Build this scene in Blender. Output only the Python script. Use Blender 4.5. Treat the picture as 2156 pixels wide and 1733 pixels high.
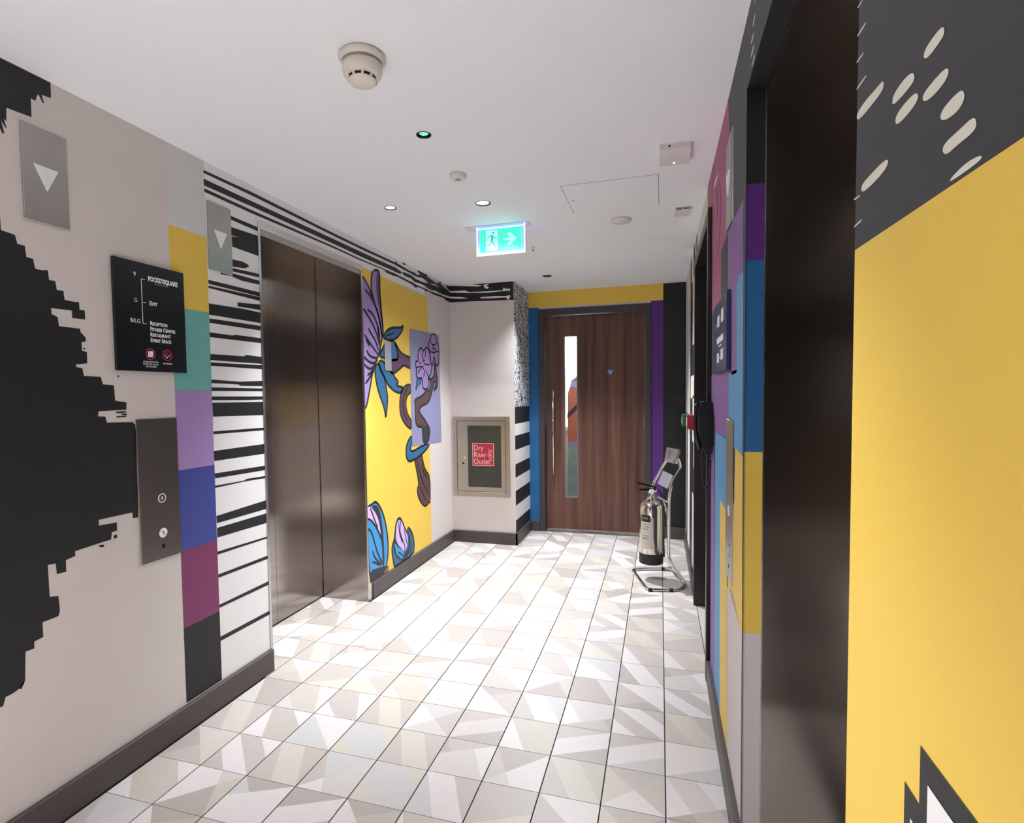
import bpy, bmesh, math, random
from mathutils import Vector, Matrix, Euler
from mathutils.geometry import delaunay_2d_cdt
PI = math.pi
scene = bpy.context.scene
C = scene.collection
for o in list(bpy.data.objects):
    bpy.data.objects.remove(o, do_unlink=True)

# ------------------------------------------------------------------ camera
cam_data = bpy.data.cameras.new('camera')
cam = bpy.data.objects.new('camera', cam_data)
C.objects.link(cam)
YAW, PITCH, ROLL = 0.298386, -0.045198, -0.012791
_cy, _sy = math.cos(YAW), math.sin(YAW)
fwd = Vector((-_sy*math.cos(PITCH), _cy*math.cos(PITCH), math.sin(PITCH)))
rt = Vector((_cy, _sy, 0)); up = rt.cross(fwd)
r2 = math.cos(ROLL)*rt + math.sin(ROLL)*up
u2 = -math.sin(ROLL)*rt + math.cos(ROLL)*up
M = Matrix((r2, u2, -fwd)).transposed().to_4x4()
M.translation = Vector((1.581813, -1.562169, 1.316039))
cam.matrix_world = M
cam_data.sensor_fit = 'HORIZONTAL'
cam_data.sensor_width = 36.0
cam_data.lens = 36.0*1177.781361/2156.0
cam_data.shift_x = (1078.0-1028.018185)/2156.0
cam_data.shift_y = (886.885284-866.5)/2156.0
cam_data.clip_start = 0.02
scene.camera = cam

# ------------------------------------------------------------------ world, exposure, lamp powers, stair lobby light
w = bpy.data.worlds.new('world'); scene.world = w; w.use_nodes = True
w.node_tree.nodes['Background'].inputs[0].default_value = (0.9, 0.95, 1.0, 1)
w.node_tree.nodes['Background'].inputs[1].default_value = 0.05
vs = scene.view_settings
vs.view_transform = 'Standard'; vs.look = 'None'; vs.gamma = 1.0; vs.use_curve_mapping = False
vs.exposure = 1.22
SPOT_W = (76.0, 56.0, 118.0)        # downlights in view
FILL_W = (10.0, 44.0, 350.0, 350.0)  # added downlights out of view, strong enough to bounce fill onto the ceiling

def area(name, loc, rot, sx, sy, power, col):
    d = bpy.data.lights.new(name, 'AREA'); d.shape = 'RECTANGLE'; d.size = sx; d.size_y = sy
    d.energy = power; d.color = col
    o = bpy.data.objects.new(name, d); C.objects.link(o); o.location = loc; o.rotation_euler = rot
    return o
stair = area('stair_light', (0.9, 4.2, 2.2), (0, 0, 0), 0.8, 0.5, 8.0, (0.85, 0.93, 1.0))
stair['label'] = 'daylight of the stair lobby behind the wooden door'; stair['category'] = 'light'

# ------------------------------------------------------------------ helpers
def srgb(r, g, b):
    f = lambda c: c/12.92 if c <= 0.04045 else ((c+0.055)/1.055)**2.4
    return (f(r/255), f(g/255), f(b/255), 1)
def mat(name, col, rough=0.6, metal=0.0, noise=0.0, nscale=40, bump=0.0, bscale=300, spec=0.5, emit=None, estr=0.0, aniso=0.0, coat=0.0):
    m = bpy.data.materials.new(name); m.use_nodes = True
    nt = m.node_tree; b = nt.nodes['Principled BSDF']
    b.inputs['Base Color'].default_value = col; b.inputs['Roughness'].default_value = rough
    b.inputs['Metallic'].default_value = metal
    b.inputs['Specular IOR Level'].default_value = spec
    b.inputs['Coat Weight'].default_value = coat
    if aniso:
        b.inputs['Anisotropic'].default_value = aniso
    if emit:
        b.inputs['Emission Color'].default_value = emit; b.inputs['Emission Strength'].default_value = estr
    tc = nt.nodes.new('ShaderNodeTexCoord')
    if noise:
        n = nt.nodes.new('ShaderNodeTexNoise'); n.inputs['Scale'].default_value = nscale; n.inputs['Detail'].default_value = 4
        nt.links.new(tc.outputs['Object'], n.inputs['Vector'])
        mx = nt.nodes.new('ShaderNodeMix'); mx.data_type = 'RGBA'; mx.blend_type = 'MULTIPLY'
        mr = nt.nodes.new('ShaderNodeMapRange'); mr.inputs[3].default_value = 1-noise; mr.inputs[4].default_value = 1+noise
        nt.links.new(n.outputs[0], mr.inputs[0]); mx.inputs[0].default_value = 1.0
        mx.inputs[6].default_value = col; nt.links.new(mr.outputs[0], mx.inputs[7]); nt.links.new(mx.outputs[2], b.inputs['Base Color'])
    if bump:
        n2 = nt.nodes.new('ShaderNodeTexNoise'); n2.inputs['Scale'].default_value = bscale; n2.inputs['Detail'].default_value = 3
        nt.links.new(tc.outputs['Object'], n2.inputs['Vector'])
        bp = nt.nodes.new('ShaderNodeBump'); bp.inputs['Strength'].default_value = bump; bp.inputs['Distance'].default_value = 0.001
        nt.links.new(n2.outputs[0], bp.inputs['Height']); nt.links.new(bp.outputs[0], b.inputs['Normal'])
    return m
def steel(name, col, rough, vertical=True, aniso=0.75):
    """brushed stainless steel: fine grain stretched along the brushing"""
    m = mat(name, col, rough, 1.0, aniso=aniso)
    nt = m.node_tree; b = nt.nodes['Principled BSDF']
    tc = nt.nodes.new('ShaderNodeTexCoord'); mp = nt.nodes.new('ShaderNodeMapping')
    mp.inputs['Scale'].default_value = (260, 260, 3) if vertical else (3, 3, 260)
    n = nt.nodes.new('ShaderNodeTexNoise'); n.inputs['Scale'].default_value = 4; n.inputs['Detail'].default_value = 2
    nt.links.new(tc.outputs['Object'], mp.inputs['Vector']); nt.links.new(mp.outputs[0], n.inputs['Vector'])
    mr = nt.nodes.new('ShaderNodeMapRange'); mr.inputs[3].default_value = rough*0.8; mr.inputs[4].default_value = rough*1.25
    nt.links.new(n.outputs[0], mr.inputs[0]); nt.links.new(mr.outputs[0], b.inputs['Roughness'])
    tg = nt.nodes.new('ShaderNodeTangent'); tg.direction_type = 'RADIAL'; tg.axis = 'Z'
    nt.links.new(tg.outputs[0], b.inputs['Tangent'])
    b.inputs['Anisotropic Rotation'].default_value = 0.0 if vertical else 0.25
    return m
def link(name, me, m=None, parent=None, loc=None):
    o = bpy.data.objects.new(name, me); C.objects.link(o)
    if m is not None and not isinstance(m, (list, tuple)): me.materials.append(m)
    elif m: [me.materials.append(x) for x in m]
    if parent: o.parent = parent
    if loc is not None: o.location = loc
    return o
def obj(name, bm, m=None, parent=None, loc=None, smooth=False):
    me = bpy.data.meshes.new(name)
    bmesh.ops.recalc_face_normals(bm, faces=bm.faces)
    bm.to_mesh(me); bm.free()
    if smooth:
        for p in me.polygons: p.use_smooth = True
    return link(name, me, m, parent, loc)
def tag(o, label, cat=None, group=None, kind=None):
    if label: o['label'] = label
    if cat: o['category'] = cat
    if group: o['group'] = group
    if kind: o['kind'] = kind
    return o
def thing(name, label, cat, loc=(0, 0, 0), rot=(0, 0, 0), group=None, kind=None):
    o = bpy.data.objects.new(name, None); C.objects.link(o); o.location = loc; o.rotation_euler = rot
    o.empty_display_size = 0.05
    return tag(o, label, cat, group, kind)
def box(bm, lo, hi, bevel=0.0, seg=2):
    x0, y0, z0 = lo; x1, y1, z1 = hi
    v = [bm.verts.new(p) for p in ((x0,y0,z0),(x1,y0,z0),(x1,y1,z0),(x0,y1,z0),(x0,y0,z1),(x1,y0,z1),(x1,y1,z1),(x0,y1,z1))]
    fs = [bm.faces.new([v[i] for i in f]) for f in ((0,3,2,1),(4,5,6,7),(0,1,5,4),(1,2,6,5),(2,3,7,6),(3,0,4,7))]
    if bevel:
        es = list({e for f in fs for e in f.edges})
        bmesh.ops.bevel(bm, geom=es, offset=bevel, segments=seg, affect='EDGES', profile=0.5)
    return bm
def boxo(name, lo, hi, m, parent=None, bevel=0.0, seg=2):
    bm = bmesh.new(); box(bm, lo, hi, bevel, seg); return obj(name, bm, m, parent)
def lathe(bm, prof, n=32, origin=(0,0,0), axis='Z', cap=True):
    """profile of (radius, height) pairs turned round an axis"""
    rings = []
    for r, h in prof:
        ring = []
        for i in range(n):
            a = 2*PI*i/n; c, s = math.cos(a)*r, math.sin(a)*r
            p = {'Z': (c, s, h), 'X': (h, c, s), 'Y': (c, h, s)}[axis]
            ring.append(bm.verts.new(Vector(p)+Vector(origin)))
        rings.append(ring)
    for a, b_ in zip(rings[:-1], rings[1:]):
        for i in range(n): bm.faces.new((a[i], a[(i+1) % n], b_[(i+1) % n], b_[i]))
    if cap:
        bm.faces.new(rings[0]); bm.faces.new(rings[-1])
    return bm
def smooth_path(pts, rad, n=5):
    """rounds the corners of a polyline"""
    P = [Vector(p) for p in pts]; out = [P[0]]
    for a, b_, c in zip(P[:-2], P[1:-1], P[2:]):
        d1 = (a-b_); d2 = (c-b_); r = min(rad, d1.length*0.45, d2.length*0.45)
        s = b_+d1.normalized()*r; e = b_+d2.normalized()*r
        for i in range(n+1):
            t = i/n; out.append((1-t)**2*s+2*(1-t)*t*b_+t*t*e)
    out.append(P[-1]); return out
def tube(bm, pts, r, n=12, rad=0.0, closed=False):
    P = smooth_path(pts, rad) if rad else [Vector(p) for p in pts]
    rings = []; prev = None
    for i, p in enumerate(P):
        t = (P[min(i+1, len(P)-1)]-P[max(i-1, 0)]).normalized()
        if prev is None:
            a = t.orthogonal().normalized()
        else:
            a = (prev-t*prev.dot(t)).normalized()
        prev = a; b_ = t.cross(a)
        rr = r[i] if isinstance(r, list) else r
        rings.append([bm.verts.new(p+(a*math.cos(2*PI*k/n)+b_*math.sin(2*PI*k/n))*rr) for k in range(n)])
    for a, b_ in zip(rings[:-1], rings[1:]):
        for i in range(n): bm.faces.new((a[i], a[(i+1) % n], b_[(i+1) % n], b_[i]))
    bm.faces.new(rings[0]); bm.faces.new(rings[-1])
    return bm
def plate(bm, origin, ex, ey, pts, t):
    """flat plate: outline pts in the (ex, ey) frame, thickness t towards ex x ey"""
    ex = Vector(ex).normalized(); ey = Vector(ey).normalized(); nz = ex.cross(ey)
    o = Vector(origin)
    a = [bm.verts.new(o+ex*p[0]+ey*p[1]) for p in pts]; b_ = [bm.verts.new(o+ex*p[0]+ey*p[1]+nz*t) for p in pts]
    bm.faces.new(a); bm.faces.new(b_); k = len(pts)
    for i in range(k): bm.faces.new((a[i], a[(i+1) % k], b_[(i+1) % k], b_[i]))
    return bm
def strip_pts(P, w):
    """ribbon polygon round a polyline of 2-D points with tapered ends"""
    n = len(P); L = []; R = []
    for i in range(n):
        a = Vector(P[max(i-1, 0)]); b_ = Vector(P[min(i+1, n-1)]); d = (b_-a)
        if d.length < 1e-7: d = Vector((1, 0))
        d.normalize(); nn = Vector((-d.y, d.x)); ww = w/2*(0.45 if i in (0, n-1) else 1)
        p = Vector(P[i]); L.append(p+nn*ww); R.append(p-nn*ww)
    return L, R
def text(name, s, size, loc, rot, m, parent, align='LEFT', small=None, bold=0.0, xs=1.0):
    cu = bpy.data.curves.new(name, 'FONT'); cu.body = s; cu.size = size; cu.align_x = align; cu.align_y = 'CENTER'
    cu.offset = bold; cu.extrude = 0.0002; cu.resolution_u = 3
    if small:
        cu.small_caps_scale = small
        for f in cu.body_format: f.use_small_caps = True
    tmp = bpy.data.objects.new(name, cu); C.objects.link(tmp)
    dg = bpy.context.evaluated_depsgraph_get(); me = bpy.data.meshes.new_from_object(tmp.evaluated_get(dg))
    bpy.data.objects.remove(tmp)
    me.materials.clear()
    o = link(name, me, m, parent); o.location = loc; o.rotation_euler = rot; o.scale = (xs, 1, 1)
    return o

# ------------------------------------------------------------------ materials
COL = {
 'black': srgb(22,23,26), 'black2': srgb(40,41,44), 'charcoal': srgb(50,51,56), 'pale_grey': srgb(212,211,209), 'white': srgb(236,233,233),
 'yellow': srgb(232,196,80), 'teal': srgb(110,178,172), 'lavender': srgb(164,134,190), 'blue': srgb(62,72,152), 'magenta': srgb(128,52,98),
 'lavender2': srgb(158,130,190), 'lavender3': srgb(212,178,238), 'plum': srgb(92,58,96), 'plum2': srgb(86,34,70), 'leaf_blue': srgb(42,104,148), 'leaf_blue2': srgb(58,146,205),
 'brown': srgb(88,62,62), 'brown2': srgb(128,106,98), 'lilac': srgb(140,140,176), 'bone': srgb(222,220,205), 'rose': srgb(168,84,122),
 'violet': srgb(132,88,158), 'sky_blue': srgb(84,152,204), 'mural_cream': srgb(208,198,196), 'purple': srgb(86,36,124), 'deep_blue': srgb(28,98,152), 'pupil': srgb(0,0,0)}
PM = {k: mat('paint_'+k, v, 0.55, bump=0.25, bscale=260, noise=0.02, nscale=8) for k, v in COL.items()}
M_wall = mat('wall_paint', srgb(214,205,201), 0.6, bump=0.3, bscale=260, noise=0.02, nscale=6)
M_ceil = mat('ceiling_paint', srgb(240,242,245), 0.8, bump=0.15, bscale=200)
M_base = mat('skirting_paint', srgb(76,68,66), 0.5, noise=0.05, nscale=20)
M_grout = mat('grout', srgb(46,36,34), 0.9, noise=0.2, nscale=60)
M_frame = mat('dark_door_frame', srgb(62,58,64), 0.45)
M_jamb = mat('black_satin', srgb(30,28,30), 0.35)
M_steel = steel('brushed_steel', (0.385, 0.35, 0.325, 1), 0.15, aniso=0.85)
M_trim = steel('steel_trim', (0.55, 0.54, 0.54, 1), 0.25)
M_plate = steel('steel_plate', (0.40, 0.375, 0.35, 1), 0.34)
M_call = steel('dark_steel_plate', (0.22, 0.20, 0.185, 1), 0.38)
M_cab = steel('cabinet_steel', (0.50, 0.46, 0.40, 1), 0.38)
M_chrome = mat('chrome', (0.75, 0.74, 0.72, 1), 0.09, 1.0)
M_poly = mat('polished_steel', (0.70, 0.66, 0.60, 1), 0.13, 1.0)
M_blackp = mat('black_plastic', srgb(18,18,20), 0.35)
M_rub = mat('dark_rubber', srgb(38,36,38), 0.7)
M_wplas = mat('white_plastic', srgb(222,214,202), 0.45)
M_wplas2 = mat('pale_plastic', srgb(226,220,218), 0.5)
M_void = mat('black_void', (0.003, 0.003, 0.003, 1), 0.9)
M_navy = mat('navy_board', srgb(19,22,29), 0.3)
M_blueb = mat('blue_board', srgb(46,58,104), 0.3)
M_ink = mat('white_lettering', srgb(250,250,250), 0.5)
M_red = mat('red_print', srgb(176,38,58), 0.5)
M_pink = mat('pink_lettering', srgb(232,188,190), 0.5)
M_glow = mat('lamp_lens', srgb(255,252,248), 0.4, emit=(1.0, 0.98, 0.95, 1), estr=9.0)
M_led = mat('green_led', srgb(60,220,120), 0.4, emit=(0.12, 1.0, 0.42, 1), estr=1.6)
M_lens = mat('milky_lens', srgb(205,210,212), 0.35, emit=(0.80, 0.86, 0.90, 1), estr=0.05)
M_exitg = mat('exit_green', srgb(40,225,160), 0.4, emit=(0.045, 0.80, 0.36, 1), estr=0.62)
M_exitw = mat('exit_white', srgb(170,225,225), 0.4, emit=(0.34, 0.78, 0.78, 1), estr=0.42)
M_exitd = mat('exit_figure', srgb(30,160,150), 0.4, emit=(0.02, 0.34, 0.33, 1), estr=0.5)
M_exitb = mat('acrylic_lit', srgb(120,150,235), 0.2, emit=(0.20, 0.34, 0.95, 1), estr=0.6)
M_exite = mat('acrylic_edge_lit', srgb(235,240,255), 0.2, emit=(0.70, 0.82, 1.0, 1), estr=0.8)
M_green = mat('green_plastic', srgb(20,120,60), 0.4)
M_redp = mat('red_plastic', srgb(165,40,52), 0.4)
M_day = mat('daylit_window', (0.9, 0.95, 1, 1), 0.5, emit=(0.88, 0.95, 1.0, 1), estr=3.2)
M_glass_dark = mat('smoked_glazing', srgb(62,62,60), 0.25, noise=0.05, nscale=300)

def mat_wood():
    m = mat('walnut_veneer', srgb(84,56,48), 0.42)
    nt = m.node_tree; b = nt.nodes['Principled BSDF']
    tc = nt.nodes.new('ShaderNodeTexCoord'); mp = nt.nodes.new('ShaderNodeMapping'); mp.inputs['Scale'].default_value = (9, 9, 0.35)
    n = nt.nodes.new('ShaderNodeTexNoise'); n.inputs['Scale'].default_value = 1.6; n.inputs['Detail'].default_value = 6; n.inputs['Distortion'].default_value = 0.6
    mp2 = nt.nodes.new('ShaderNodeMapping'); mp2.inputs['Scale'].default_value = (120, 120, 3)
    n2 = nt.nodes.new('ShaderNodeTexNoise'); n2.inputs['Scale'].default_value = 1.5
    nt.links.new(tc.outputs['Object'], mp.inputs[0]); nt.links.new(mp.outputs[0], n.inputs['Vector'])
    nt.links.new(tc.outputs['Object'], mp2.inputs[0]); nt.links.new(mp2.outputs[0], n2.inputs['Vector'])
    cr = nt.nodes.new('ShaderNodeValToRGB'); e = cr.color_ramp.elements
    e[0].position = 0.33; e[0].color = srgb(70,43,36); e[1].position = 0.68; e[1].color = srgb(120,80,62)
    nt.links.new(n.outputs[0], cr.inputs[0])
    mx = nt.nodes.new('ShaderNodeMix'); mx.data_type = 'RGBA'; mx.blend_type = 'MULTIPLY'; mx.inputs[0].default_value = 0.5
    nt.links.new(cr.outputs[0], mx.inputs[6]); nt.links.new(n2.outputs[0], mx.inputs[7])
    mx2 = nt.nodes.new('ShaderNodeMix'); mx2.data_type = 'RGBA'; mx2.blend_type = 'ADD'; mx2.inputs[0].default_value = 0.25
    nt.links.new(mx.outputs[2], mx2.inputs[6]); nt.links.new(cr.outputs[0], mx2.inputs[7]); nt.links.new(mx2.outputs[2], b.inputs['Base Color'])
    return m
M_wood = mat_wood()
def mat_squiggle():
    """hand-painted white flecks on black, worked in short vertical strokes"""
    m = mat('painted_flecks', srgb(200,200,205), 0.55)
    nt = m.node_tree; b = nt.nodes['Principled BSDF']
    tc = nt.nodes.new('ShaderNodeTexCoord'); mp = nt.nodes.new('ShaderNodeMapping'); mp.inputs['Scale'].default_value = (24, 24, 34)
    n = nt.nodes.new('ShaderNodeTexNoise'); n.inputs['Scale'].default_value = 1.0; n.inputs['Detail'].default_value = 2; n.inputs['Distortion'].default_value = 2.2
    nt.links.new(tc.outputs['Object'], mp.inputs[0]); nt.links.new(mp.outputs[0], n.inputs['Vector'])
    cr = nt.nodes.new('ShaderNodeValToRGB'); e = cr.color_ramp.elements
    e[0].position = 0.47; e[0].color = srgb(24,24,28); e[1].position = 0.51; e[1].color = srgb(228,228,232)
    nt.links.new(n.outputs[0], cr.inputs[0]); nt.links.new(cr.outputs[0], b.inputs['Base Color'])
    return m
M_squig = mat_squiggle()
TILE_COLS = [srgb(222,215,214), srgb(207,200,197), srgb(192,184,178), srgb(180,171,165), srgb(198,190,180), srgb(206,199,188), srgb(200,198,197)]
M_tile = [mat('tile_print_%s' % n, c, 0.45, noise=0.045, nscale=22, bump=0.08, bscale=400) for n, c in zip(('white','pale','taupe','mushroom','sand','cream','mist'), TILE_COLS)]
# ================================================================== SETTING
XL, XR, YF, YN, H = -0.22, 1.80, 3.726, -2.6, 2.30
YB, XB = 3.164, 0.372                      # face and side of the boxed-out riser in the left corner
LY0, LY1, LZ = 0.675, 1.605, 2.115         # left lift opening
RY0, RY1, RZ = -0.802, 0.090, 2.115        # right lift opening
DY0, DY1, DZ = 1.165, 2.075, 2.07          # dark doorway in the right wall
DX0, DX1 = 0.510, 1.462                    # opening of the far door
TOP = 2.50
# floor slab that shows as the joints between the tiles
bm = bmesh.new()
box(bm, (-0.62, YN-0.1, -0.12), (2.25, 5.0, -0.0022))
floor = tag(obj('floor', bm, M_grout), 'tiled corridor floor of square tiles printed with pale grey and sand triangles', 'floor', kind='structure')

def tile_mesh(seed, s=0.2, gx=0.0022, gy=0.0012):
    """one square tile; its print is cut by straight lines into plain polygons"""
    rnd = random.Random(seed)
    h = s/2; x0, x1, y0, y1 = -h+gx, h-gx, -h+gy, h-gy
    polys = [[Vector((x0, y0)), Vector((x1, y0)), Vector((x1, y1)), Vector((x0, y1))]]
    P = {'bl': (-h,-h), 'br': (h,-h), 'tr': (h,h), 'tl': (-h,h), 'b': (0,-h), 't': (0,h), 'l': (-h,0), 'r': (h,0)}
    SETS = [[('tl','b'), ('t','br')], [('tl','br')], [('tl','b'), ('t','br'), ('l','tr')], [('tl','br'), ('bl','r')], [('tl','b')], [('t','br'), ('l','b')],
            [('tl','b'), ('t','br')], [('bl','tr'), ('tl','br')], [('l','tr'), ('bl','r')], [('tl','b'), ('t','br'), ('bl','r')], [('l','tr'), ('tl','br')], [('l','b'), ('t','r')],
            [('tl','b'), ('t','br')], [('t','br'), ('bl','tr')], [('bl','r')], [('l','b'), ('tl','br'), ('t','r')]]
    for a, b_ in SETS[seed % len(SETS)]:
        A = Vector(P[a]); B = Vector(P[b_]); d = B-A; nn = Vector((-d.y, d.x)); new = []
        for pl in polys:
            for sgn in (1, -1):
                out = []
                for i in range(len(pl)):
                    p, q = pl[i], pl[(i+1) % len(pl)]; sp = sgn*(p-A).dot(nn); sq = sgn*(q-A).dot(nn)
                    if sp >= -1e-9: out.append(p)
                    if (sp > 1e-9 and sq < -1e-9) or (sp < -1e-9 and sq > 1e-9): out.append(p+(q-p)*(sp/(sp-sq)))
                if len(out) > 2:
                    ar = abs(sum(out[i].x*out[(i+1) % len(out)].y-out[(i+1) % len(out)].x*out[i].y for i in range(len(out))))/2
                    if ar > 1e-6: new.append(out)
        polys = new
    bm = bmesh.new(); last = -1
    light = [0, 0, 1, 5, 0]; dark = [2, 3, 4, 2, 6]
    for k, pl in enumerate(polys):
        f = bm.faces.new([bm.verts.new((p.x, p.y, 0)) for p in pl])
        pool = light if (k+seed) % 2 else dark
        f.material_index = rnd.choice(pool)
        f.normal_update()
        if f.normal.z < 0: f.normal_flip()
    for a, b_ in (((x0,y0),(x1,y0)), ((x1,y0),(x1,y1)), ((x1,y1),(x0,y1)), ((x0,y1),(x0,y0))):
        f = bm.faces.new([bm.verts.new(p) for p in ((*a,0), (*a,-0.0025), (*b_,-0.0025), (*b_,0))]); f.material_index = 1
    me = bpy.data.meshes.new('tile'); bm.to_mesh(me); bm.free()
    for m in M_tile: me.materials.append(m)
    return me
TM = [tile_mesh(s) for s in range(48)]
rnd = random.Random(11)
def put_tile(i, j):
    o = bpy.data.objects.new('tile', rnd.choice(TM)); C.objects.link(o); o.parent = floor
    o.location = (0.2*i+0.1, 0.2*j+0.1, 0); o.rotation_euler.z = rnd.choice((0, PI)); return o
for j in range(-4, 19):
    for i in range(-1, 9):
        if j >= 16 and i <= 0: continue
        put_tile(i, j)
for j in range(3, 8):
    for i in (-3, -2):
        put_tile(i, j)
# the rest of the floor behind the camera, and the cut pieces, as one part
bm = bmesh.new()
for j in range(-13, -4):
    for i in range(-1, 9): box(bm, (0.2*i+0.0013, 0.2*j+0.0007, -0.003), (0.2*i+0.1987, 0.2*j+0.1993, 0))
for j in range(5, 11): box(bm, (1.8013, max(0.2*j+0.0007, 1.17), -0.003), (1.93, min(0.2*j+0.1993, 2.07), 0))
for j in range(-4, 0): box(bm, (1.8013, 0.2*j+0.0007, -0.003), (2.1, 0.2*j+0.1993, 0))
box(bm, (0.0013, 3.2007, -0.003), (0.1987, 3.3, 0))
for i in range(2, 9): box(bm, (0.2*i+0.0013, 3.8007, -0.003), (0.2*i+0.1987, 4.9, 0))
o = obj('tile', bm, M_tile[1], floor); o['kind'] = 'stuff'

# ---- walls
def wallbox(name, boxes, label, m=M_wall):
    bm = bmesh.new()
    for lo, hi in boxes: box(bm, lo, hi)
    return tag(obj(name, bm, m), label, 'wall', kind='structure')
wall_left = wallbox('wall_left', [((XL-0.12, YN, -0.1), (XL, LY0, TOP)), ((XL-0.12, LY1, -0.1), (XL, YB+0.02, TOP)), ((XL-0.12, LY0, LZ), (XL, LY1, TOP))],
    'long left wall painted with a black stepped block, colour squares, black stripes and a flower mural')
wall_right = wallbox('wall_right', [((XR, YN, -0.1), (XR+0.045, RY0, TOP)), ((XR, RY1, -0.1), (XR+0.045, DY0-0.05, TOP)), ((XR, RY0, RZ), (XR+0.045, RY1, TOP)),
    ((XR, DY0-0.05, DZ+0.05), (XR+0.3, DY1+0.05, TOP)), ((XR, DY1+0.05, -0.1), (XR+0.3, YF+0.1, TOP)),
    ((XR+0.045, RY1+0.004, -0.1), (XR+0.3, DY0-0.05, TOP)), ((XR+0.045, YN, -0.1), (XR+0.3, RY0-0.02, TOP)), ((XR+0.045, RY0-0.02, RZ+0.03), (XR+0.3, RY1+0.004, TOP))],
    'right wall close to the camera painted yellow, black, violet, blue and rose')
wall_far = wallbox('wall_far', [((XB-0.7, YF, -0.1), (DX0-0.0, YF+0.12, TOP)), ((DX1, YF, -0.1), (XR+0.1, YF+0.12, TOP)), ((DX0, YF, 2.095), (DX1, YF+0.12, TOP))],
    'end wall of the corridor painted yellow, blue, purple and black round the wooden door')
wall_corner = wallbox('wall_corner', [((XL-0.12, YB, -0.1), (XB, YF+0.1, TOP))], 'cream boxed-out corner wall holding the dry riser cabinet, left of the wooden door')
wall_back = wallbox('wall_back', [((XL-0.2, YN-0.1, -0.1), (XR+0.4, YN, TOP))], 'dark wall closing the lobby behind the camera', PM['black'])
# ---- ceiling with round holes for the downlights
DOWN = [(0.238, 1.122, 0.030), (0.716, 1.212, 0.038), (0.688, 3.050, 0.038), (0.731, 0.426, 0.027)]
FILL = [(0.25, -0.95, 0.036), (1.05, -0.60, 0.036), (0.45, -2.05, 0.036), (1.25, -2.05, 0.036)]  # added lamps out of view that brighten the near lobby
bm = bmesh.new()
def loop(pts):
    v = [bm.verts.new(p) for p in pts]
    return [bm.edges.new((v[i], v[(i+1) % len(v)])) for i in range(len(v))]
es = loop([(XL-0.35, YN-0.1, H), (XR+0.35, YN-0.1, H), (XR+0.35, YF+0.15, H), (XL-0.35, YF+0.15, H)])
for x, y, r in DOWN+FILL: es += loop([(x+math.cos(2*PI*k/28)*r, y+math.sin(2*PI*k/28)*r, H) for k in range(28)])
bmesh.ops.triangle_fill(bm, use_beauty=True, use_dissolve=False, edges=es)
for f in bm.faces:
    f.normal_update()
    if f.normal.z > 0: f.normal_flip()
me = bpy.data.meshes.new('ceiling'); bm.to_mesh(me); bm.free()
ceiling = tag(link('ceiling', me, M_ceil), 'flat off-white plaster ceiling of the lift lobby', 'ceiling', kind='structure')
bm = bmesh.new(); box(bm, (-0.7, YN-0.1, TOP-0.06), (2.3, 5.1, TOP))
obj('slab', bm, M_void, ceiling)  # unseen black cover added above the ceiling to stop light leaking in

# ---- skirting boards
HB = 0.105
def base(name, segs, label):
    bm = bmesh.new()
    for lo, hi in segs: box(bm, lo, hi, 0.0025, 1)
    return tag(obj(name, bm, M_base), label, 'skirting', kind='structure')
base('baseboard_left', [((XL-0.002, YN, 0), (XL+0.016, LY0-0.005, HB)), ((XL-0.002, LY1+0.052, 0), (XL+0.016, YB, HB))], 'dark brown skirting board along the left wall, broken by the lift')
base('baseboard_corner', [((XL+0.016, YB-0.016, 0), (XB+0.016, YB+0.002, HB)), ((XB-0.002, YB-0.016, 0), (XB+0.016, YF, HB))], 'dark brown skirting board round the foot of the boxed-out corner')
base('baseboard_far', [((XB+0.016, YF-0.016, 0), (0.466, YF+0.002, HB)), ((1.506, YF-0.016, 0), (XR-0.016, YF+0.002, HB))], 'dark skirting board on the end wall at both sides of the wooden door')
base('baseboard_right', [((XR-0.016, YN, 0), (XR+0.002, RY0-0.005, HB)), ((XR-0.016, RY1+0.002, 0), (XR+0.002, DY0-0.062, HB)), ((XR-0.016, DY1+0.062, 0), (XR+0.002, YF, HB))], 'dark skirting board along the right wall, broken by the lift and the dark doorway')

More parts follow.
